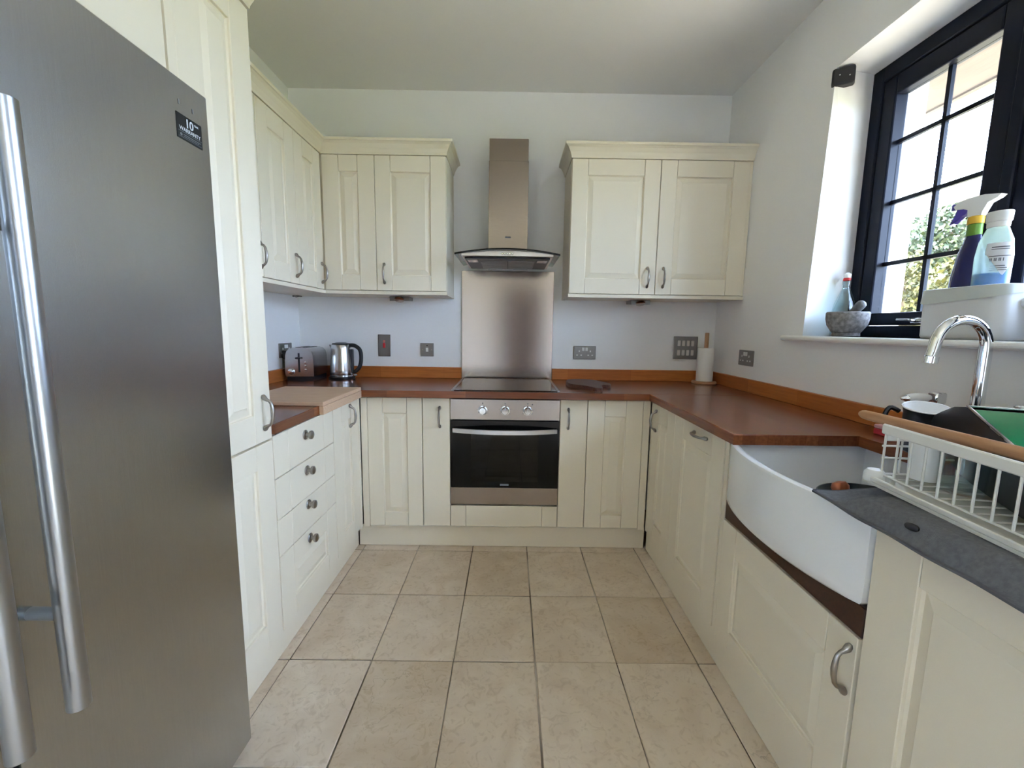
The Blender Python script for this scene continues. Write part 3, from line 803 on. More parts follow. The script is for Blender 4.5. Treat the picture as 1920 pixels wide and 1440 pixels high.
tag(obj('upstand', MB().box(1.356, 1.377, -2.66, -0.003, ZT, ZU, bev=0.002), UP_Y), 'long hardwood upstand under the window behind the tap', 'upstand', 'wooden upstands on the worktop')

# ------------------------------------------------------------------ wall units
def wall_frame(x, z): return fr_back(x, z, -0.324)
ZW0, ZW1 = 1.456, 2.198
HW = ZW1 - ZW0
c = thing('wall_cabinet', (-0.91, -0.16, 1.435), 'cream wall cabinet in the left corner without a visible handle', 'cabinet', 'cream wall cabinets')
obj('carcass', MB().box(-1.372, -0.757, -0.303, -0.002, 1.436, 2.20), CREAM, c)
door(c, wall_frame(-1.052, ZW0), 0.295, HW, 0.094, 0.087)
c = thing('wall_cabinet', (-0.555, -0.16, 1.435), 'cream wall cabinet left of the cooker hood, light fitting below', 'cabinet', 'cream wall cabinets')
obj('carcass', MB().box(-0.755, -0.352, -0.303, -0.002, 1.436, 2.20), CREAM, c)
d = door(c, wall_frame(-0.754, ZW0), 0.400, HW, 0.088, 0.087)
handle(d, wall_frame(-0.754, ZW0), 0.044, 1.552 - ZW0)
XU = -1.055
for k, (ya, yb, lab) in enumerate(((-0.631, -0.338, 'cream wall cabinet on side wall beside the inner corner'), (-0.950, -0.634, 'cream wall cabinet on side wall, second from inner corner'),
                                   (-1.270, -0.953, 'cream wall cabinet on side wall, mostly hidden behind tall larder'))):
    c = thing('wall_cabinet', (-1.21, (ya + yb) / 2, 1.435), lab, 'cabinet', 'cream wall cabinets')
    obj('carcass', MB().box(-1.372, XU - 0.021, ya - 0.001, yb + (0.033 if k == 0 else 0.001), 1.436, 2.20), CREAM, c)
    f = fr_left(ya, ZW0, XU)
    d = door(c, f, yb - ya, HW, 0.088, 0.087)
    handle(d, f, yb - ya - 0.030, 1.545 - ZW0)
c = thing('wall_cabinet', (0.865, -0.16, 1.435), 'wide cream two door wall cabinet right of the cooker hood', 'cabinet', 'cream wall cabinets')
obj('carcass', MB().box(0.356, 1.377, -0.303, -0.002, 1.436, 2.20), CREAM, c)
d = door(c, wall_frame(0.358, ZW0), 0.4985, HW, 0.090, 0.087)
handle(d, wall_frame(0.358, ZW0), 0.452, 1.552 - ZW0)
d = door(c, wall_frame(0.8605, ZW0), 0.497, HW, 0.090, 0.090)
handle(d, wall_frame(0.8605, ZW0), 0.041, 1.552 - ZW0)
obj('filler_strip', MB().box(1.359, 1.377, -0.318, -0.303, ZW0, 2.198), CREAM, c)
# cornice: concave profile swept along a path with mitres; (out, up)
CP = [(0.0, 0.0), (0.004, 0.0), (0.006, 0.010), (0.014, 0.030), (0.026, 0.050), (0.036, 0.058), (0.042, 0.060), (0.042, 0.074), (0.0, 0.074), (-0.02, 0.074), (-0.02, 0.0)]
def sweep(path, prof, z, sgn):
    """path of (x, y) at the door faces; prof offsets outward with mitred corners"""
    loops = []
    P_ = [V((x, y, 0)) for x, y in path]
    for i, p in enumerate(P_):
        ds = []
        if i > 0: ds.append((P_[i] - P_[i - 1]).normalized())
        if i < len(P_) - 1: ds.append((P_[i + 1] - P_[i]).normalized())
        ns = [V((d.y, -d.x, 0)) * sgn for d in ds]
        nn = ns[0] if len(ns) == 1 else (ns[0] + ns[1]) / (1 + ns[0].dot(ns[1]))
        loops.append([p + nn * o + V((0, 0, z + u)) for o, u in prof])
    return MB().rings(loops)
tag(obj('cabinet_cornice', sweep([(-1.055, -1.438), (-1.055, -0.324), (-0.352, -0.324), (-0.352, -0.002)], CP, 2.2005, 1), CREAM),
    'cream moulded cornice along top of left corner wall cabinets', 'cornice', kind='thing')
tag(obj('cabinet_cornice', sweep([(0.356, -0.002), (0.356, -0.324), (1.377, -0.324)], CP, 2.2005, 1), CREAM),
    'cream moulded cornice along top of right wall cabinet', 'cornice', kind='thing')
tag(obj('cabinet_cornice', sweep([(-0.788, -2.93), (-0.788, -1.438), (-1.00, -1.438)], CP, 2.2005, 1), CREAM),
    'cream moulded cornice along top of tall larder', 'cornice', kind='thing')
PP = [(0.002, 0.0), (0.002, 0.018), (-0.020, 0.018), (-0.020, 0.0)]
tag(obj('cabinet_pelmet', sweep([(-1.055, -1.436), (-1.055, -0.324), (-0.352, -0.324), (-0.352, -0.002)], [(o, u) for o, u in PP], 1.4175 + 0.0165, 1), CREAM),
    'cream light pelmet along bottom of left corner wall cabinets', 'pelmet')
tag(obj('cabinet_pelmet', sweep([(0.356, -0.002), (0.356, -0.324), (1.377, -0.324)], PP, 1.434, 1), CREAM),
    'cream light pelmet along bottom of right wall cabinet', 'pelmet')
for x, y, k, lab in ((-0.672, -0.10, 1.0, 'small steel light fitting under left wall cabinet by the hood'), (0.831, -0.10, 1.0, 'small steel light fitting under right two door cabinet'),
                  (-1.33, -0.10, 0.35, 'tiny steel light fitting under the left corner cabinets')):
    lt = thing('cabinet_light', (x, y, 1.434), lab, 'light', 'lights under the wall cabinets')
    def q8(dx, dy, z): return V((x + dx * k, y + dy * k, 1.434 - (1.434 - z) * k))
    obj('light_housing', MB().hexa([q8(-0.060, -0.05, 1.407), q8(0.060, -0.05, 1.407), q8(0.060, 0.06, 1.413), q8(-0.060, 0.06, 1.413),
                             q8(-0.060, -0.05, 1.434), q8(0.060, -0.05, 1.434), q8(0.060, 0.06, 1.434), q8(-0.060, 0.06, 1.434)]), PLATE, lt)
    obj('lens', MB().lathe([(0.030 * k, 0), (0.030 * k, 0.006 * k), (0.024 * k, 0.008 * k)], q8(0, -0.050, 1.418), (0, -0.5, -0.85), 20), STEEL, lt, smooth=True)

# ------------------------------------------------------------------ hood, splashback, hob
hd = thing('cooker_hood', (0, -0.25, 1.62), 'stainless chimney cooker hood with curved glass visor', 'cooker hood')
CHIM = mat('chimney_steel', (0.28, 0.24, 0.205), 0.14, metal=1.0, bump=(40, 0.06, (0.6, 40, 40)))
obj('chimney', MB().box(-0.114, 0.114, -0.280, -0.002, 1.672, 2.195, bev=0.001), CHIM, hd)
obj('upper_chimney', MB().box(-0.1115, 0.1115, -0.277, -0.002, 2.190, 2.315, bev=0.001), CHIM, hd)
obj('badge', MB().box(-0.016, 0.016, -0.2812, -0.280, 1.770, 1.778), INK, hd)
b = MB()   # body with arched fascia
nx = 14; F0 = []; 
def arch(x): return 1.668 - 0.30 * x * x
front = [V((-0.25, -0.470, 1.638))] + [V((-0.25 + 0.5 * i / nx, -0.470, arch(-0.25 + 0.5 * i / nx) - 0.002)) for i in range(nx + 1)] + [V((0.25, -0.470, 1.638))]
back = [V((p.x, -0.012, p.z if p.z > 1.6405 else 1.632)) for p in front]
b.rings([front, back])
obj('hood_body', b, mat('hood_satin_steel', (0.62, 0.58, 0.54), 0.38, metal=1.0), hd)
b = MB()
top = []; 
for i in range(21):
    x = -0.287 + 0.574 * i / 20
    bow = 0.474 + 0.022 * (1 - (x / 0.287) ** 2)
    top.append((x, bow, arch(x)))
L = [[V((x, -0.03, z)), V((x, -bow, z)), V((x, -bow, z + 0.007)), V((x, -0.03, z + 0.007))] for x, bow, z in top]
b.rings(L)
v = obj('visor', b, VISOR, hd, smooth=False); v['label'] = 'curved smoked glass visor'
b = MB().rings([[V((x, -bow - 0.001, z - 0.001)), V((x, -bow + 0.010, z - 0.001)), V((x, -bow + 0.010, z + 0.008)), V((x, -bow - 0.001, z + 0.008))] for x, bow, z in top])
obj('visor_edge', b, BLACKGL, hd)
bt = MB()
for k in range(5):
    bt.lathe([(0.0058, 0), (0.0058, 0.005), (0.004, 0.007)], (-0.028 + k * 0.014, -0.470, 1.649), (0, -1, 0), 12)
obj('buttons', bt, CHROME, hd, smooth=True)['kind'] = 'stuff'
obj('hood_underside', MB().box(-0.235, 0.235, -0.435, -0.02, 1.628, 1.636), BLACKP, hd)
for x0, x1 in ((-0.155, -0.003), (0.003, 0.155)):
    fb = MB().box(x0, x1, -0.36, -0.06, 1.624, 1.629)
    for k in range(9):
        yy = -0.35 + k * 0.035
        fb.box(x0 + 0.006, x1 - 0.006, yy, yy + 0.012, 1.6225, 1.6245)
    obj('grease_filter', fb, PLATE, hd)
    obj('filter_catch', MB().box((x0 + x1) / 2 - 0.045, (x0 + x1) / 2 + 0.045, -0.075, -0.060, 1.617, 1.624), BAR, hd)
for x in (-0.195, 0.195):
    obj('hood_lamp', MB().box(x - 0.028, x + 0.028, -0.40, -0.32, 1.624, 1.629), STEELH, hd)
sp = tag(obj('splashback', MB().box(-0.2995, 0.3015, -0.010, -0.001, 0.9135, 1.616, bev=0.002), STEEL), 'brushed stainless splashback between hob and hood', 'splashback')
hb = thing('ceramic_hob', (0, -0.33, ZT), 'black ceramic hob set flush in the wooden worktop', 'hob')
obj('hob_glass', MB().box(-0.276, 0.278, -0.590, -0.070, ZT, 0.9185, bev=0.001), HOBGL, hb)
obj('side_trim', MB().box(-0.290, -0.277, -0.592, -0.068, ZT, 0.920, bev=0.001), BAR, hb)
obj('side_trim', MB().box(0.279, 0.292, -0.592, -0.068, ZT, 0.920, bev=0.001), BAR, hb)
for x in (-0.262, 0.262):
    obj('corner_clip', MB().prism([V((x - 0.014, -0.592, 0.9187)), V((x + 0.014, -0.592, 0.9187)), V((x + (0.010 if x > 0 else -0.010), -0.570, 0.9187))], (0, 0, 0.001)), BAR, hb)

# ------------------------------------------------------------------ sockets and switches
def plate(name, fr, w, h, label, cat, group=None):
    t = thing(name, fr.p(0, 0, 0), label, cat, group)
    obj('plate', MB().box(-w / 2, w / 2, -h / 2, h / 2, 0, 0.008, fr, bev=0.003, seg=2), PLATE, t)
    return t
def socket_face(t, fr, sw=0.0):
    for s_ in (-1, 1):
        cx_ = 0.037 * s_
        obj('socket_face', MB().box(cx_ - 0.004, cx_ + 0.004, 0.004, 0.016, 0.008, 0.0092, fr).box(cx_ - 0.019, cx_ - 0.008, -0.020, -0.012, 0.008, 0.0092, fr)
            .box(cx_ + 0.008, cx_ + 0.019, -0.020, -0.012, 0.008, 0.0092, fr), WHITEP, t)
        obj('rocker_switch', MB().box(0.011 * s_ - 0.008, 0.011 * s_ + 0.008, 0.012, 0.034, 0.008, 0.012, fr, bev=0.001), WHITEP, t)
f = Fr((0.519, 0, 1.094), (1, 0, 0), (0, 0, 1), (0, -1, 0))
t = plate('wall_socket', f, 0.148, 0.088, 'grey double socket on back wall above walnut board', 'socket', 'wall sockets'); socket_face(t, f)
f = Fr((XR, -0.415, 1.100), (0, -1, 0), (0, 0, 1), (-1, 0, 0))
t = plate('wall_socket', f, 0.150, 0.088, 'grey double socket on side wall near window sill', 'socket', 'wall sockets'); socket_face(t, f)
f = Fr((XL, -0.200, 1.094), (0, 1, 0), (0, 0, 1), (1, 0, 0))
t = plate('wall_socket', f, 0.148, 0.088, 'grey socket in corner behind toaster holding black plug', 'socket', 'wall sockets'); socket_face(t, f)
pl = thing('power_plug', (XL + 0.013, -0.237, 1.07), 'black mains plug pushed into corner socket behind toaster', 'plug')
f = Fr((XL + 0.013, -0.237, 1.070), (0, 1, 0), (0, 0, 1), (1, 0, 0))
obj('plug_body', MB().box(-0.026, 0.026, -0.03, 0.025, 0, 0.035, f, bev=0.008, seg=2), BLACKP, pl)
obj('cable', MB().tube(smooth_curve([f.p(0, -0.03, 0.018), f.p(0.0, -0.08, 0.025), f.p(0.0, -0.140, 0.035), f.p(0.06, -0.152, 0.05)], 6), 0.004), BLACKP, pl, smooth=True)
f = Fr((-0.530, 0, 1.099), (1, 0, 0), (0, 0, 1), (0, -1, 0))
t = plate('fused_spur', f, 0.088, 0.088, 'small square grey switch plate left of splashback', 'switch')
obj('rocker_switch', MB().box(-0.008, 0.008, -0.013, 0.013, 0.008, 0.012, f, bev=0.001), WHITEP, t)
obj('screw', MB().lathe([(0.004, 0.008), (0.004, 0.009)], f.p(-0.03, 0, 0), f.n, 10), PEWTER, t); obj('screw', MB().lathe([(0.004, 0.008), (0.004, 0.009)], f.p(0.03, 0, 0), f.n, 10), PEWTER, t)
obj('indicator', MB().box(-0.005, 0.005, 0.024, 0.030, 0.008, 0.0092, f), BLACKP, t)
f = Fr((-0.814, 0, 1.123), (1, 0, 0), (0, 0, 1), (0, -1, 0))
t = plate('cooker_switch', f, 0.083, 0.145, 'tall grey switch plate with red rocker above kettle', 'switch')
obj('rocker_switch', MB().box(-0.008, 0.008, -0.016, 0.018, 0.008, 0.0125, f, bev=0.002), REDRUB, t)['label'] = 'red rocker'
obj('neon', MB().box(-0.006, 0.006, 0.022, 0.034, 0.008, 0.010, f), mat('neon_pink', (0.75, 0.22, 0.18), 0.4), t)
f = Fr((1.188, 0, 1.136), (1, 0, 0), (0, 0, 1), (0, -1, 0))
t = plate('grid_switch', f, 0.160, 0.150, 'large grey eight gang switch panel behind paper towel roll', 'switch')
for r_ in range(2):
    for k in range(4):
        x = -0.045 + 0.030 * k; z = 0.030 - 0.062 * r_
        obj('rocker_switch', MB().box(x - 0.010, x + 0.010, z - 0.019, z + 0.019, 0.008, 0.0125, f, bev=0.003), mat('switch_ivory', (0.62, 0.58, 0.54), 0.4) if (r_, k) == (0, 0) else bpy.data.materials['switch_ivory'], t)

# ------------------------------------------------------------------ left worktop: toaster, kettle, chopping board
T = Fr((-1.240, -0.300, 0.913), (1, 0.08, 0), (-0.08, 1, 0), (0, 0, 1))
to = thing('toaster', T.o, 'brushed steel two slice toaster in the corner', 'toaster')
def rr(w, d0, d1, z, r=0.03): return [T.p(-w, d0, z), T.p(w, d0, z), T.p(w, d1, z), T.p(-w, d1, z)]
prof = []
for z, dx in ((0.030, 0.0), (0.10, 0.0), (0.155, -0.003), (0.180, -0.010), (0.195, -0.025), (0.201, -0.045)):
    prof.append(rr(0.082 + dx, 0.0, 0.245, z))
obj('toaster_body', MB().rings(prof), mat('toaster_steel', (0.50, 0.50, 0.51), 0.20, metal=1.0, bump=(40, 0.06, (0.6, 40, 40))), to)
obj('base', MB().box(-0.076, 0.076, 0.008, 0.238, 0.0, 0.030, T), BLACKP, to)
for s_ in (-1, 1):
    obj('bread_slot', MB().box(s_ * 0.022 - 0.014, s_ * 0.022 + 0.014, 0.045, 0.205, 0.199, 0.203, T), BLACKP, to)
obj('lever_slot', MB().box(-0.006, 0.004, -0.0015, 0.0, 0.055, 0.170, T), BLACKP, to)
obj('lever', MB().box(-0.017, 0.015, -0.020, -0.001, 0.135, 0.146, T, bev=0.003), BLACKP, to)
obj('dial', MB().lathe([(0.020, 0), (0.020, 0.006), (0.015, 0.016), (0.012, 0.018)], T.p(-0.048, 0, 0.060), -T.v, 20), CHROME, to, smooth=True)
for k in range(3):
    obj('button', MB().lathe([(0.006, 0), (0.006, 0.004), (0.004, 0.005)], T.p(0.036, 0, 0.115 - 0.022 * k), -T.v, 12), CHROME, to, smooth=True)

kc = V((-1.050, -0.135, 0.913))
ke = thing('kettle', kc, 'brushed steel jug kettle with black handle beside the toaster', 'kettle')
obj('power_base', MB().lathe([(0.078, 0), (0.080, 0.004), (0.080, 0.014), (0.072, 0.018)], kc, n=32), BLACKP, ke, smooth=True)
obj('kettle_body', MB().lathe([(0.070, 0.019), (0.072, 0.022), (0.0715, 0.06), (0.066, 0.13), (0.061, 0.19), (0.059, 0.214), (0.056, 0.218)], kc, n=36), mat('kettle_steel', (0.62, 0.60, 0.58), 0.22, metal=1.0), ke, smooth=True)
obj('lid', MB().lathe([(0.0565, 0.218), (0.053, 0.225), (0.03, 0.230), (0.001, 0.231)], kc, n=32), BLACKP, ke, smooth=True)
obj('steel_band', MB().lathe([(0.0735, 0.019), (0.0735, 0.026), (0.072, 0.027)], kc, n=32), CHROME, ke, smooth=True)
obj('spout', MB().hexa([kc + V(p) for p in ((-0.056, -0.015, 0.165), (-0.056, 0.015, 0.165), (-0.045, 0.018, 0.165), (-0.045, -0.018, 0.165), (-0.074, -0.006, 0.216), (-0.074, 0.006, 0.216), (-0.045, 0.020, 0.216), (-0.045, -0.020, 0.216))]), bpy.data.materials['kettle_steel'], ke)
obj('handle', MB().tube(smooth_curve([kc + V((0.050, 0, 0.214)), kc + V((0.085, 0, 0.212)), kc + V((0.118, 0, 0.185)), kc + V((0.124, 0, 0.13)), kc + V((0.112, 0, 0.075)), kc + V((0.080, 0, 0.045)), kc + V((0.068, 0, 0.05))], 6),
    0.0125, 12), BLACKP, ke, smooth=True)
obj('water_window', MB().box(kc.x + 0.058, kc.x + 0.074, kc.y - 0.016, kc.y + 0.016, kc.z + 0.04, kc.z + 0.19, bev=0.004), BLACKP, ke)
obj('switch', MB().box(kc.x + 0.078, kc.x + 0.098, kc.y - 0.008, kc.y + 0.008, kc.z + 0.022, kc.z + 0.030), CHROME, ke)

bd = thing('chopping_board', (-0.93, -0.86, ZT), 'pale wooden chopping board hooked over worktop edge above drawers', 'chopping board')
obj('board', MB().box(-1.155, -0.7585, -1.098, -0.634, 0.9135, 0.9305, bev=0.002), CHOPWOOD, bd)
obj('front_lip', MB().box(-0.776, -0.757, -1.098, -0.634, 0.877, 0.9128, bev=0.0015), CHOPWOOD, bd)

# ------------------------------------------------------------------ right of the hob: walnut board, paper towel
out = [(0.365, -0.30), (0.375, -0.22), (0.42, -0.16), (0.49, -0.15), (0.545, -0.19), (0.575, -0.26), (0.605, -0.33), (0.612, -0.39), (0.588, -0.43), (0.555, -0.43),
       (0.535, -0.47), (0.535, -0.53), (0.518, -0.565), (0.486, -0.560), (0.470, -0.51), (0.440, -0.475), (0.39, -0.43), (0.368, -0.37)]
cr_ = smooth_curve([V((x, y, 0)) for x, y in out + out[:1]], 3)[:-1]
cb = tag(obj('serving_board', MB().prism([V((p.x, p.y, 0.9135)) for p in cr_], (0, 0, 0.022), bev=0.005), WALNUT), 'dark walnut serving board with wavy outline right of the hob', 'board')
tc_ = V((1.278, -0.115, ZT))
pt = thing('paper_towel_holder', tc_, 'wooden kitchen roll holder standing in right worktop corner', 'holder')
obj('base', MB().lathe([(0.072, 0), (0.075, 0.003), (0.075, 0.012), (0.071, 0.016)], tc_, n=36), LIGHTWOOD, pt, smooth=True)
obj('dowel', MB().lathe([(0.0125, 0.016), (0.0125, 0.322), (0.011, 0.325)], tc_, n=18), LIGHTWOOD, pt, smooth=True)
rl = thing('paper_towel_roll', tc_ + V((0, 0, 0.017)), 'white paper towel roll on the wooden holder', 'paper towel')
pr_ = [(0.0145, 0.0), (0.050, 0.0), (0.0505, 0.002), (0.0505, 0.210), (0.050, 0.212), (0.020, 0.212), (0.0145, 0.211)]
lo = MB().lathe([(r, z + 0.017) for r, z in pr_] , tc_, n=36, cap0=False, cap1=False)
obj('paper', lo, PAPER, rl, smooth=True)
obj('core', MB().lathe([(0.0142, 0.018), (0.0142, 0.2282)], tc_, n=20, cap0=False, cap1=False), mat('card_tube', (0.45, 0.36, 0.26), 0.9), rl, smooth=True)

# ------------------------------------------------------------------ sink
sk = thing('butler_sink', (1.0, -1.73, 0.66), 'white ceramic butler sink with bowed front', 'sink')
def bowx(y, amt=0.062, edge=0.792):
    t = (y + 1.73) / 0.297
    return edge - amt * max(0.0, 1 - t * t) ** 0.8
ys = [-1.436 - 0.588 * i / 24 for i in range(25)]
def sink_loop(z, inset, amt, xb=1.262):
    e = inset
    fr_ = []
    y0, y1 = -1.436 - e, -2.024 + e
    n = 24
    for i in range(n + 1):
        y = y0 + (y1 - y0) * i / n
        fr_.append(V((bowx(y, amt) + e, y, z)))
    return fr_ + [V((xb - e, y1, z)), V((xb - e, y0, z))]
b = MB().rings([sink_loop(0.661, 0.022, 0.060), sink_loop(0.664, 0.010, 0.062), sink_loop(0.674, 0.002, 0.063), sink_loop(0.69, 0.0, 0.063), sink_loop(0.866, 0.0, 0.062), sink_loop(0.873, 0.003, 0.062),
                sink_loop(0.8762, 0.010, 0.062), sink_loop(0.8762, 0.018, 0.062), sink_loop(0.872, 0.025, 0.060), sink_loop(0.72, 0.032, 0.055), sink_loop(0.695, 0.045, 0.050), sink_loop(0.690, 0.075, 0.04)])
obj('basin', b, CERAMIC, sk, smooth=True)
obj('drain', MB().lathe([(0.042, 0.0), (0.042, 0.003), (0.03, 0.004)], (1.04, -1.73, 0.690), n=24), CHROME, sk, smooth=True)
# deep pan and brush standing in the sink
px_, py_ = 1.045, -1.755
pn = thing('deep_pan', (px_, py_, 0.695), 'dark slate deep pan standing in the white sink', 'pan')
o_ = V((px_, py_, 0.6955))
obj('pan_bowl', MB().lathe([(0.115, 0.0), (0.128, 0.008), (0.142, 0.088), (0.146, 0.097), (0.1465, 0.099), (0.143, 0.099), (0.138, 0.088), (0.124, 0.012), (0.002, 0.006)], o_, (0, 0, 1), 40, cap1=False), PANSLATE, pn, smooth=True)
obj('handle', MB().tube([o_ + V((0.125, -0.066, 0.088)), o_ + V((0.150, -0.078, 0.094)), o_ + V((0.185, -0.095, 0.098))], [0.007, 0.009, 0.010], 10), BLACKP, pn, smooth=True)
tag(obj('scrubbing_brush', MB().lathe([(0.004, 0.0), (0.022, 0.003), (0.024, 0.015), (0.012, 0.024), (0.010, 0.060), (0.016, 0.090), (0.019, 0.112), (0.014, 0.124), (0.004, 0.127)], (1.005, -1.715, 0.7035), (-0.16, 0.30, 0.94), 18, sx=1.3), COPPER, smooth=True),
    'copper brown brush handle standing in pan in sink', 'brush')

# ------------------------------------------------------------------ bridge tap
tp = thing('kitchen_tap', (1.275, -1.73, ZT), 'chrome swan neck tap with white ceramic levers', 'tap')
ty, tx = -1.735, 1.290
col = [V((tx, ty, 0.985)), V((tx, ty, 1.10)), V((tx, ty, 1.20))]
R_ = 0.068
for k in range(0, 15):
    an = math.radians(k * 12)
    col.append(V((tx - R_ + R_ * math.cos(an), ty + 0.00, 1.222 + R_ * 1.0 * math.sin(an))))
col += [V((tx - 2 * R_ - 0.004, ty, 1.206)), V((tx - 2 * R_ - 0.008, ty, 1.192))]
obj('spout', MB().tube(col, [0.0145] * 3 + [0.0135] * 16 + [0.013], 16).lathe([(0.0155, 0), (0.0155, 0.018)], col[-1] + V((0.003, 0, 0.0)), (-0.12, 0, -1), 16), CHROME, tp, smooth=True)
obj('spout_base', MB().lathe([(0.022, 0.05), (0.020, 0.075), (0.016, 0.09)], (tx, ty, ZT), n=20), CHROME, tp, smooth=True)
obj('bridge_bar', MB().tube([(tx, -1.625, 0.975), (tx, -1.845, 0.975)], 0.012, 14), CHROME, tp, smooth=True)
for yv in (-1.625, -1.845):
    vb = obj('valve', MB().lathe([(0.026, 0.0), (0.026, 0.006), (0.016, 0.012), (0.015, 0.05), (0.024, 0.052), (0.024, 0.072), (0.026, 0.075), (0.025, 0.090), (0.019, 0.118), (0.016, 0.124), (0.018, 0.128), (0.018, 0.133), (0.014, 0.136)], (tx, yv, ZT), n=20)
             .box(tx - 0.017, tx + 0.017, yv - 0.015, yv + 0.015, ZT + 0.134, ZT + 0.168, bev=0.004), CHROME, tp, smooth=True)
    ld = V((-0.97, 0.02, -0.05)).normalized()
    lv = obj('lever', MB().lathe([(0.008, 0.0), (0.009, 0.004), (0.012, 0.010), (0.015, 0.045), (0.0135, 0.058), (0.010, 0.064)], (tx - 0.022, yv, ZT + 0.152), ld, 16), PORCELAIN, vb, smooth=True)
    lv['label'] = 'white ceramic lever'
    obj('lever_tip', MB().lathe([(0.0105, 0.064), (0.0105, 0.069), (0.006, 0.076), (0.0055, 0.080), (0.003, 0.084)], (tx - 0.022, yv, ZT + 0.152), ld, 14), CHROME, vb, smooth=True)

# ------------------------------------------------------------------ sill: mortar, pestle, bottle, caddy, spray bottles, alarm sensor
mc_ = V((1.4535, -1.033, Z0))
mo = tag(obj('stone_mortar', MB().lathe([(0.045, 0.0), (0.050, 0.003), (0.049, 0.016), (0.055, 0.024), (0.070, 0.048), (0.076, 0.075), (0.0765, 0.100), (0.073, 0.104), (0.064, 0.103), (0.058, 0.075), (0.040, 0.040), (0.01, 0.028)], mc_, n=40), GRANITE, smooth=True),
         'speckled grey granite mortar bowl on the window sill', 'mortar')
pd = V((0.22, -0.62, 0.76)).normalized()
tag(obj('stone_pestle', MB().lathe([(0.004, 0.0), (0.018, 0.006), (0.021, 0.02), (0.018, 0.05), (0.0165, 0.085), (0.0185, 0.112), (0.017, 0.122), (0.010, 0.129), (0.001, 0.131)], mc_ + V((-0.01, 0.025, 0.046)), pd, 20), PESTLEM, smooth=True),
    'dark grey stone pestle leaning in the granite mortar', 'pestle')
bc = V((1.516, -0.926, Z0))
bo = thing('swing_top_bottle', bc, 'clear swing top glass bottle with red seal behind mortar', 'bottle')
obj('glass', MB().lathe([(0.040, 0.0), (0.044, 0.004), (0.044, 0.115), (0.039, 0.145), (0.025, 0.185), (0.0145, 0.212), (0.0135, 0.235), (0.0155, 0.238), (0.0155, 0.244), (0.012, 0.246), (0.011, 0.235), (0.012, 0.21), (0.041, 0.115), (0.041, 0.008), (0.001, 0.006)], bc, n=32, cap1=False), BOTTLEGL, bo, smooth=True)
obj('seal', MB().lathe([(0.012, 0.246), (0.0145, 0.248), (0.0145, 0.256), (0.012, 0.258)], bc, n=20), REDRUB, bo, smooth=True)
obj('stopper', MB().lathe([(0.013, 0.258), (0.0145, 0.264), (0.013, 0.274), (0.006, 0.280), (0.001, 0.281)], bc, n=20), PORCELAIN, bo, smooth=True)
wb = MB()
for s_ in (-1, 1):
    wb.tube(smooth_curve([bc + V((0, 0.013 * s_, 0.268)), bc + V((0, 0.019 * s_, 0.262)), bc + V((-0.004, 0.021 * s_, 0.235)), bc + V((-0.002, 0.018 * s_, 0.216)), bc + V((0.004, 0.017 * s_, 0.212))], 4), 0.0012, 6)
wb.tube([bc + V((0.0165 * math.cos(a * math.pi / 10), 0.0165 * math.sin(a * math.pi / 10), 0.213)) for a in range(20)], 0.0012, 6, closed=True)
obj('wire_bail', wb, CHROME, bo, smooth=True)

# caddy with liner
cx0, cx1, cy0, cy1 = 1.402, 1.552, -1.655, -1.402
cd = thing('plastic_caddy', (1.475, -1.52, Z0), 'white plastic caddy holding cleaning bottles on the sill', 'caddy')
def rloop(x0, x1, y0, y1, r, z, n=5):
    out = []
    for (cx_, cy_, a0) in ((x1 - r, y1 - r, 0), (x0 + r, y1 - r, 90), (x0 + r, y0 + r, 180), (x1 - r, y0 + r, 270)):
        for k in range(n + 1):
            a = math.radians(a0 + 90 * k / n)
            out.append(V((cx_ + r * math.cos(a), cy_ + r * math.sin(a), z)))
    return out
zc_ = Z0 + 0.158
obj('tub', MB().rings([rloop(cx0 + 0.006, cx1 - 0.006, cy0 + 0.006, cy1 - 0.006, 0.026, Z0 + 0.001), rloop(cx0 + 0.002, cx1 - 0.002, cy0 + 0.002, cy1 - 0.002, 0.028, Z0 + 0.01), rloop(cx0, cx1, cy0, cy1, 0.030, zc_),
               rloop(cx0 + 0.004, cx1 - 0.004, cy0 + 0.004, cy1 - 0.004, 0.027, zc_), rloop(cx0 + 0.006, cx1 - 0.006, cy0 + 0.006, cy1 - 0.006, 0.025, Z0 + 0.006)]), CADDYW, cd, smooth=True)
def wav(L, amp, seed):
    rnd = random.Random(seed)
    ph = rnd.uniform(0, 6)
    return [p + V((0, 0, amp * (math.sin(ph + p.y * 45) * 0.6 + math.sin(p.y * 23 + p.x * 31)))) for p in L]
obj('bag_liner', MB().rings([wav(rloop(cx0 - 0.004, cx1 + 0.003, cy0 - 0.004, cy1 + 0.006, 0.032, Z0 + 0.128), 0.012, 1), rloop(cx0 - 0.002, cx1 + 0.002, cy0 - 0.002, cy1 + 0.002, 0.031, zc_ + 0.002),
                    rloop(cx0 + 0.003, cx1 - 0.003, cy0 + 0.003, cy1 - 0.003, 0.028, zc_ + 0.004), rloop(cx0 + 0.008, cx1 - 0.008, cy0 + 0.008, cy1 - 0.008, 0.024, zc_ - 0.02)], cap0=False, cap1=False), LINER, cd, smooth=True)
hy = cy0 - 0.004
obj('carry_handle', MB().tube(smooth_curve([(1.475, hy - 0.004, Z0 + 0.105), (1.492, hy - 0.012, Z0 + 0.070), (1.515, hy - 0.016, Z0 + 0.040), (1.535, hy - 0.016, Z0 + 0.030)], 5), 0.007, 8).lathe([(0.017, 0.0), (0.017, 0.006), (0.012, 0.009)], (1.475, hy + 0.004, Z0 + 0.108), (0, -1, 0), 20), WHITEP, cd, smooth=True)

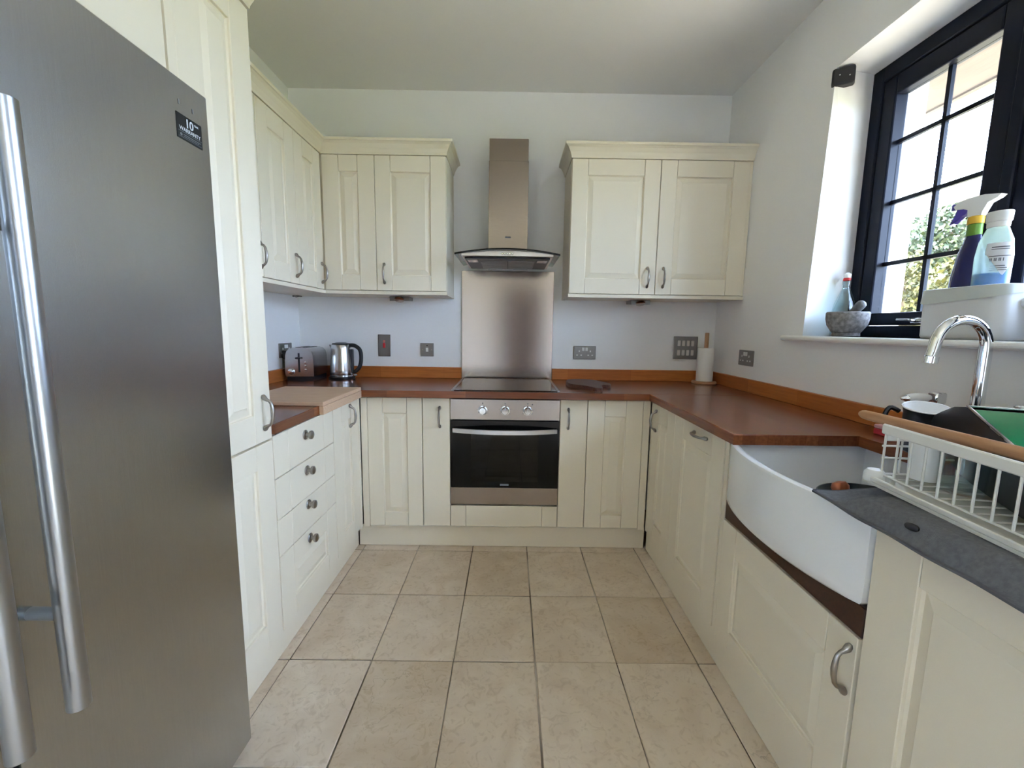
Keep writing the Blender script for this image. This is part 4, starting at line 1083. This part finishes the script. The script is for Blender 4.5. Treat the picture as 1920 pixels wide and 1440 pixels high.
def obottle(prof, o, n=28, sy=1.6):
    return MB().lathe(prof, o, n=n, sx=1.0, sy=sy)
nb = V((1.488, -1.470, Z0 + 0.009))
nv = thing('trigger_spray_bottle', nb, 'navy trigger spray bottle standing in the white caddy', 'bottle')
obj('bottle_body', obottle([(0.030, 0), (0.033, 0.004), (0.033, 0.11), (0.031, 0.19), (0.024, 0.26), (0.016, 0.30), (0.0145, 0.318), (0.013, 0.320)], nb), NAVYPL, nv, smooth=True)
obj('neck_label', MB().lathe([(0.0165, 0.318), (0.0165, 0.352), (0.015, 0.354)], nb, n=24, sy=1.25), GREENPL, nv, smooth=True)
obj('collar', MB().lathe([(0.0175, 0.354), (0.0175, 0.376), (0.015, 0.378)], nb, n=24, sy=1.25), YELLOWPL, nv, smooth=True)
H = Fr(nb + V((0, 0, 0.378)), (-0.25, 0.97, 0), (0, 0, 1), (-0.97, -0.25, 0))
tp_ = [(-0.060, 0.052), (-0.052, 0.044), (-0.030, 0.034), (-0.020, 0.010), (-0.018, 0.0), (0.016, 0.0), (0.018, 0.022), (0.030, 0.028), (0.050, 0.030), (0.056, 0.040), (0.045, 0.052), (0.020, 0.058), (-0.020, 0.060)]
obj('trigger_head', MB().prism([H.p(a, z, -0.013) for a, z in tp_], H.n * 0.026), WHITEP, nv)
obj('trigger', MB().prism([H.p(a, z, -0.010) for a, z in ((0.018, 0.030), (0.046, 0.034), (0.052, 0.010), (0.064, -0.016), (0.052, -0.012), (0.034, 0.006), (0.022, 0.012))], H.n * 0.020), PURPLE, nv)
obj('nozzle', MB().box(0.048, 0.064, 0.030, 0.050, -0.009, 0.009, H, bev=0.002), PURPLE, nv)
cb_ = V((1.462, -1.562, Z0 + 0.009))
cl = thing('clear_cleaner_bottle', cb_, 'clear plastic bottle of blue cleaner with white label in caddy', 'bottle')
obj('bottle_body', obottle([(0.028, 0), (0.032, 0.004), (0.033, 0.15), (0.034, 0.24), (0.030, 0.285), (0.022, 0.312), (0.019, 0.322), (0.018, 0.324)], cb_, sy=1.35), CLEARPL, cl, smooth=True)
obj('liquid', obottle([(0.027, 0.003), (0.0305, 0.007), (0.0312, 0.190), (0.001, 0.1905)], cb_, sy=1.32), BLUELIQ, cl, smooth=True)
obj('cap', MB().lathe([(0.020, 0.322), (0.022, 0.324), (0.0225, 0.338), (0.0245, 0.340), (0.0255, 0.366), (0.024, 0.368)], cb_, n=28, sy=1.2), WHITEP, cl, smooth=True)
lb = MB()   # wrap-round label with a V-shaped lower edge
def lab_r(z): return 0.0345 if z < 0.24 else 0.0345 - (z - 0.24) * 0.09
n = 14
top_l, bot_l = [], []
for i in range(n + 1):
    an = math.radians(188 + 92 * i / n)
    ux, uy = math.cos(an), math.sin(an) * 1.35
    zt_ = 0.275
    zb_ = 0.178 + 0.070 * abs(i / n - 0.62) * 1.6
    top_l.append(cb_ + V((ux * lab_r(zt_), uy * lab_r(zt_), zt_))); bot_l.append(cb_ + V((ux * lab_r(zb_), uy * lab_r(zb_), zb_)))
mid_l = [cb_ + V((math.cos(math.radians(188 + 92 * i / n)) * 0.0347, math.sin(math.radians(188 + 92 * i / n)) * 1.35 * 0.0347, 0.242)) for i in range(n + 1)]
A = [lb.bm.verts.new(p) for p in top_l]; Bm = [lb.bm.verts.new(p) for p in mid_l]; B = [lb.bm.verts.new(p) for p in bot_l]
for i in range(n):
    lb.bm.faces.new((A[i], A[i + 1], Bm[i + 1], Bm[i])); lb.bm.faces.new((Bm[i], Bm[i + 1], B[i + 1], B[i]))
obj('label', lb, LABELW, cl, smooth=True)
pr2 = MB()
for z, a0, a1, t_ in ((0.262, 205, 262, 0.0016), (0.256, 205, 262, 0.001), (0.236, 200, 268, 0.0012), (0.226, 203, 245, 0.0045), (0.208, 208, 250, 0.0012), (0.202, 206, 258, 0.0010), (0.196, 206, 258, 0.0010)):
    k_ = 10
    for i in range(k_):
        if t_ > 0.004 and i % 3 == 2: continue
        b0, b1 = math.radians(a0 + (a1 - a0) * i / k_), math.radians(a0 + (a1 - a0) * (i + (0.75 if t_ > 0.004 else 1)) / k_)
        r = 0.0352
        r = lab_r(z) + 0.0006
        pr2.quad([cb_ + V((math.cos(b0) * r, math.sin(b0) * 1.35 * r, z - t_)), cb_ + V((math.cos(b1) * r, math.sin(b1) * 1.35 * r, z - t_)), cb_ + V((math.cos(b1) * r, math.sin(b1) * 1.35 * r, z + t_)), cb_ + V((math.cos(b0) * r, math.sin(b0) * 1.35 * r, z + t_))])
obj('label_print', pr2, INK, cl)['kind'] = 'stuff'

cs = thing('motion_sensor', (1.405, -0.925, 2.315), 'small black sensor box at top corner of the window reveal', 'sensor')
S = Fr((1.412, -0.916, 2.318), (0.80, -0.60, 0), (0, 0, 1), (-0.60, -0.80, 0))
obj('sensor_body', MB().box(-0.040, 0.040, -0.035, 0.035, -0.022, 0.026, S, bev=0.010, seg=3), BLACKP, cs)
obj('indicator', MB().lathe([(0.0025, 0.026), (0.002, 0.0275)], S.p(-0.012, 0.004, 0), S.n, 10).lathe([(0.0025, 0.026), (0.002, 0.0275)], S.p(0.022, -0.006, 0), S.n, 10), WHITEP, cs)

# ------------------------------------------------------------------ draining mat
nu, nv_ = 40, 44
b = MB()
def mat_pt(u, w):
    """u: 0 front edge .. 1 back; w: 0 left end over the sink .. 1 near end"""
    y = -1.955 - 0.665 * w
    yl = y + (0.035 * max(0, 1 - w * 8)) * (1 - u)
    xf = 0.742 - 0.010 * w
    x = xf + (1.15 - xf) * u
    z = 0.9165
    d_ = max(0.0, (0.766 - x) / 0.024)
    z -= 0.042 * min(1, d_) ** 1.6
    if yl > -2.05:
        k = min(1.0, (yl + 2.05) / 0.075)
        k = k * k * (3 - 2 * k)
        z = z * (1 - k) + (0.8815 if x < 0.79 else 0.8815 + 0.035 * min(1, (x - 0.79) / 0.22)) * k
        x -= 0.006 * k * (1 - u)
    z += 0.0012 * math.sin(y * 40 + x * 23)
    return V((x, yl, z))
g = [[mat_pt(i / nu, j / nv_) for i in range(nu + 1)] for j in range(nv_ + 1)]
th = V((0, 0, 0.005))
top = [[b.bm.verts.new(p + th) for p in r] for r in g]; bot = [[b.bm.verts.new(p) for p in r] for r in g]
for j in range(nv_):
    for i in range(nu):
        b.bm.faces.new((top[j][i], top[j][i + 1], top[j + 1][i + 1], top[j + 1][i]))
        b.bm.faces.new((bot[j][i], bot[j + 1][i], bot[j + 1][i + 1], bot[j][i + 1]))
for j in range(nv_):
    b.bm.faces.new((top[j][0], top[j + 1][0], bot[j + 1][0], bot[j][0])); b.bm.faces.new((top[j][nu], bot[j][nu], bot[j + 1][nu], top[j + 1][nu]))
for i in range(nu):
    b.bm.faces.new((top[0][i], bot[0][i], bot[0][i + 1], top[0][i + 1])); b.bm.faces.new((top[nv_][i], top[nv_][i + 1], bot[nv_][i + 1], bot[nv_][i]))
dm = thing('draining_mat', (0.95, -2.28, ZT), 'grey microfibre draining mat spread beside sink under dish rack', 'mat')
obj('cloth', b, GREYMAT, dm, smooth=True)
obj('piping', MB().tube([g[j][0] + V((-0.001, 0, 0.0025)) for j in range(nv_ + 1)], 0.0038, 6).tube([g[0][i] + V((0, 0.001, 0.0025)) for i in range(nu + 1)], 0.0038, 6), mat('grey_piping', (0.10, 0.105, 0.115), 0.9), dm, smooth=True)
tog = V((0.748, -2.152, 0.908))
tag(obj('black_toggle', MB().lathe([(0.003, -0.011), (0.006, -0.008), (0.0072, 0.0), (0.006, 0.008), (0.003, 0.011)], tog, (0.25, -0.95, 0.0), 14, sx=0.7), BLACKP, smooth=True), 'small black toggle clip on front edge of grey mat', 'toggle')

# ------------------------------------------------------------------ dish rack
DR = Fr((0.842, -1.972, 0.9225), (-0.085, -1, 0), (1, -0.085, 0), (0, 0, 1))   # u: towards the camera, v: away from the room, n: up
rk = thing('dish_rack', DR.p(0.28, 0.16, 0), 'white wire dish rack standing on grey draining mat', 'dish rack')
LR, WR = 0.560, 0.315
obj('drip_tray', MB().box(-0.022, LR, -0.022, WR + 0.02, 0.0, 0.006, DR).box(-0.022, LR, -0.022, -0.014, 0.006, 0.017, DR, bev=0.002).box(-0.022, -0.014, -0.014, WR + 0.02, 0.006, 0.017, DR, bev=0.002)
    .box(-0.014, LR, WR + 0.012, WR + 0.02, 0.006, 0.017, DR, bev=0.002), WHITEM, rk)
obj('corner_cap', MB().lathe([(0.018, 0.0), (0.020, 0.004), (0.019, 0.020), (0.014, 0.026), (0.004, 0.028)], DR.p(-0.010, -0.006, 0.004), n=18), WHITEP, rk, smooth=True)
ztop = 0.112
obj('top_rail', MB().box(-0.010, LR, -0.004, 0.004, ztop, ztop + 0.022, DR, bev=0.0025).box(-0.010, -0.003, 0.004, WR, ztop - 0.016, ztop + 0.006, DR, bev=0.0025).box(-0.010, LR, WR - 0.004, WR + 0.004, ztop, ztop + 0.022, DR, bev=0.0025), WHITEM, rk)
k = 0
while 0.0 + 0.034 * k < LR:
    s_ = 0.034 * k
    obj('front_wire', MB().tube([DR.p(s_, 0.0, ztop + 0.004), DR.p(s_, 0.0, 0.022)], 0.0023, 8), WHITEM, rk, smooth=True)
    obj('floor_wire', MB().tube([DR.p(s_, 0.0, 0.022), DR.p(s_, WR, 0.022)], 0.0019, 6), WHITEM, rk, smooth=True)
    obj('rear_wire', MB().tube([DR.p(s_, WR, 0.022), DR.p(s_, WR, ztop)], 0.0023, 6), WHITEM, rk, smooth=True)
    k += 1
for k in range(1, 8):
    obj('end_wire', MB().tube([DR.p(-0.006, WR * k / 8, 0.022), DR.p(-0.006, WR * k / 8, ztop)], 0.0021, 6), WHITEM, rk, smooth=True)
for z in (0.022, 0.058, 0.085):
    obj('hoop_wire', MB().tube([DR.p(-0.006, 0.0, z), DR.p(-0.006, WR, z)], 0.0023, 8), WHITEM, rk, smooth=True)
obj('hoop_wire', MB().tube([DR.p(-0.006, 0.0, 0.022), DR.p(LR, 0.0, 0.022)], 0.0024, 8), WHITEM, rk, smooth=True)
obj('hoop_wire', MB().tube([DR.p(-0.006, WR, 0.022), DR.p(LR, WR, 0.022)], 0.0024, 8), WHITEM, rk, smooth=True)
for s_ in (0.012, 0.30, 0.54):
    for w_ in (0.01, WR - 0.01):
        obj('foot', MB().box(s_ - 0.008, s_ + 0.008, w_ - 0.006, w_ + 0.006, 0.006, 0.021, DR), WHITEP, rk)
ZF = DR.o.z + 0.0245

# rod on the rack
S0, S1 = V((0.870, -1.862, 1.059)), V((0.838, -2.50, 1.0645))
sd = (S1 - S0)
sn = sd.normalized(); su = V((0, 0, 1)); sw = sn.cross(su).normalized()
loops = []
for t_, k_ in ((0.0, 0.45), (0.006, 0.75), (0.016, 0.95), (0.028, 1.0), (sd.length, 1.0)):
    c0 = S0 + sn * t_
    loops.append([c0 + su * (math.sin(2 * math.pi * q / 12) * 0.0115 * k_) + sw * (math.cos(2 * math.pi * q / 12) * 0.0085 * k_) for q in range(12)])
tag(obj('wooden_rod', MB().rings(loops), STICKWOOD, smooth=True), 'long pale wooden rod lying along top of dish rack', 'rod')

# roasting tin: profile in the (s, z) plane, extruded away from the room
A0 = V((0.98, -2.0, 0)); dd = V((-0.46, -0.88, 0)).normalized(); ww = V((0.886, -0.463, 0)).normalized()
TP = [(0.0, 1.102), (-0.06, 1.093), (-0.118, 1.073), (-0.158, 1.057), (-0.172, 1.040), (-0.164, 1.022), (-0.114, 0.998), (-0.06, 0.978), (0.0, 0.961), (0.05, 0.956), (0.12, 0.953), (0.36, 0.953), (0.395, 0.962), (0.405, 1.012)]
def tp_pt(s_, z, w_): return A0 + dd * s_ + ww * w_ + V((0, 0, z))
rt = thing('roasting_tin', tp_pt(0.15, 0.95, 0.12), 'black roasting tin with lawn reflection painted green inside, tipped in dish rack', 'roasting tin')
WT_ = 0.235
b = MB()
Fl = [b.bm.verts.new(tp_pt(s_, z, 0)) for s_, z in TP]; Bl = [b.bm.verts.new(tp_pt(s_, z, WT_)) for s_, z in TP]
b.bm.faces.new(Fl); b.bm.faces.new(list(reversed(Bl)))
for i in range(len(TP) - 1):
    b.bm.faces.new((Fl[i], Fl[i + 1], Bl[i + 1], Bl[i]))
obj('tin_shell', b, PANBLACK, rt, smooth=True)
b = MB()   # lining, slightly inset; green lawn reflection put in as its colour
cxs = sum(p[0] for p in TP) / len(TP); czs = sum(p[1] for p in TP) / len(TP)
TI = [(TP[0][0] + 0.008, TP[0][1] - 0.001)] + [(cxs + (s_ - cxs) * 0.93, czs + (z - czs) * 0.90) for s_, z in TP[4:13]] + [(TP[-1][0] - 0.008, TP[-1][1] + 0.001)]
TI[1] = (0.004, 1.06)
TI = [(0.008, 1.0985), (0.020, 1.070), (0.040, 1.050), (0.10, 1.030), (0.20, 1.008), (0.33, 0.985), (0.385, 0.985), (0.397, 1.010)]
Fl = [b.bm.verts.new(tp_pt(s_, z, 0.006)) for s_, z in TI]; Bl = [b.bm.verts.new(tp_pt(s_, z, WT_ - 0.006)) for s_, z in TI]
b.bm.faces.new(Fl); b.bm.faces.new(list(reversed(Bl)))
for i in range(len(TI) - 1):
    b.bm.faces.new((Fl[i], Bl[i], Bl[i + 1], Fl[i + 1]))
obj('reflection_lining', b, REFLGREEN, rt, smooth=True)['label'] = 'glossy lining with green lawn reflection painted in'
obj('rim', MB().tube([tp_pt(0.405, 1.012, 0), tp_pt(0.0, 1.103, 0), tp_pt(0.0, 1.103, WT_), tp_pt(0.405, 1.012, WT_)], 0.003, 8), CHROME, rt, smooth=True)['label'] = 'bright metal rim'

# black mug with white inside
mg = V((1.092, -1.792, DR.o.z + 0.0245))
mu = thing('enamel_mug', mg, 'black mug with white inside behind the roasting tin', 'mug')
ax = V((-0.10, -0.16, 1)).normalized()
obj('mug_body', MB().lathe([(0.036, 0.004), (0.040, 0.008), (0.043, 0.105), (0.046, 0.120), (0.0475, 0.122)], mg, ax, 28, cap1=False), PANBLACK, mu, smooth=True)
obj('mug_inside', MB().lathe([(0.034, 0.012), (0.040, 0.09), (0.0450, 0.121)], mg, ax, 28, cap1=False), PORCELAIN, mu, smooth=True)['label'] = 'white enamel inside'
obj('rim', MB().tube([mg + ax * 0.122 + (V((1, 0, 0)) - ax * ax.x).normalized() * (0.0465 * math.cos(2 * math.pi * k / 28)) + ax.cross((V((1, 0, 0)) - ax * ax.x).normalized()) * (0.0465 * math.sin(2 * math.pi * k / 28)) for k in range(28)], 0.002, 6, closed=True), PORCELAIN, mu, smooth=True)
obj('handle', MB().tube(smooth_curve([mg + V((-0.052, 0.012, 0.104)), mg + V((-0.070, 0.020, 0.112)), mg + V((-0.078, 0.024, 0.085)), mg + V((-0.066, 0.02, 0.050)), mg + V((-0.042, 0.012, 0.035))], 5), 0.006, 8), PANBLACK, mu, smooth=True)
# white tumbler, upside down
wc = V((0.902, -2.006, ZF))
tag(obj('plastic_tumbler', MB().lathe([(0.024, 0.0), (0.0265, 0.001), (0.0305, 0.088), (0.0305, 0.092), (0.028, 0.092), (0.024, 0.006)], wc, n=28), WHITEP, smooth=True), 'white plastic tumbler standing at the end of dish rack', 'tumbler')
gc = V((0.905, -2.080, ZF))
tag(obj('glass_tumbler', MB().lathe([(0.030, 0.0), (0.033, 0.002), (0.0375, 0.085), (0.0385, 0.088), (0.0365, 0.088), (0.031, 0.010), (0.001, 0.008)], gc, n=28, cap1=False), CLEAR, smooth=True), 'clear glass tumbler in dish rack next to white tumbler', 'glass')
gp = thing('sponge_packet', (1.295, -1.475, ZT), 'small red and pink sponge packet behind the sink', 'sponge')
obj('red_half', MB().box(1.262, 1.330, -1.500, -1.450, ZT + 0.0005, ZT + 0.020, bev=0.003), REDFOAM, gp)
obj('pink_half', MB().box(1.262, 1.330, -1.500, -1.450, ZT + 0.0205, ZT + 0.034, bev=0.003), PINK, gp)
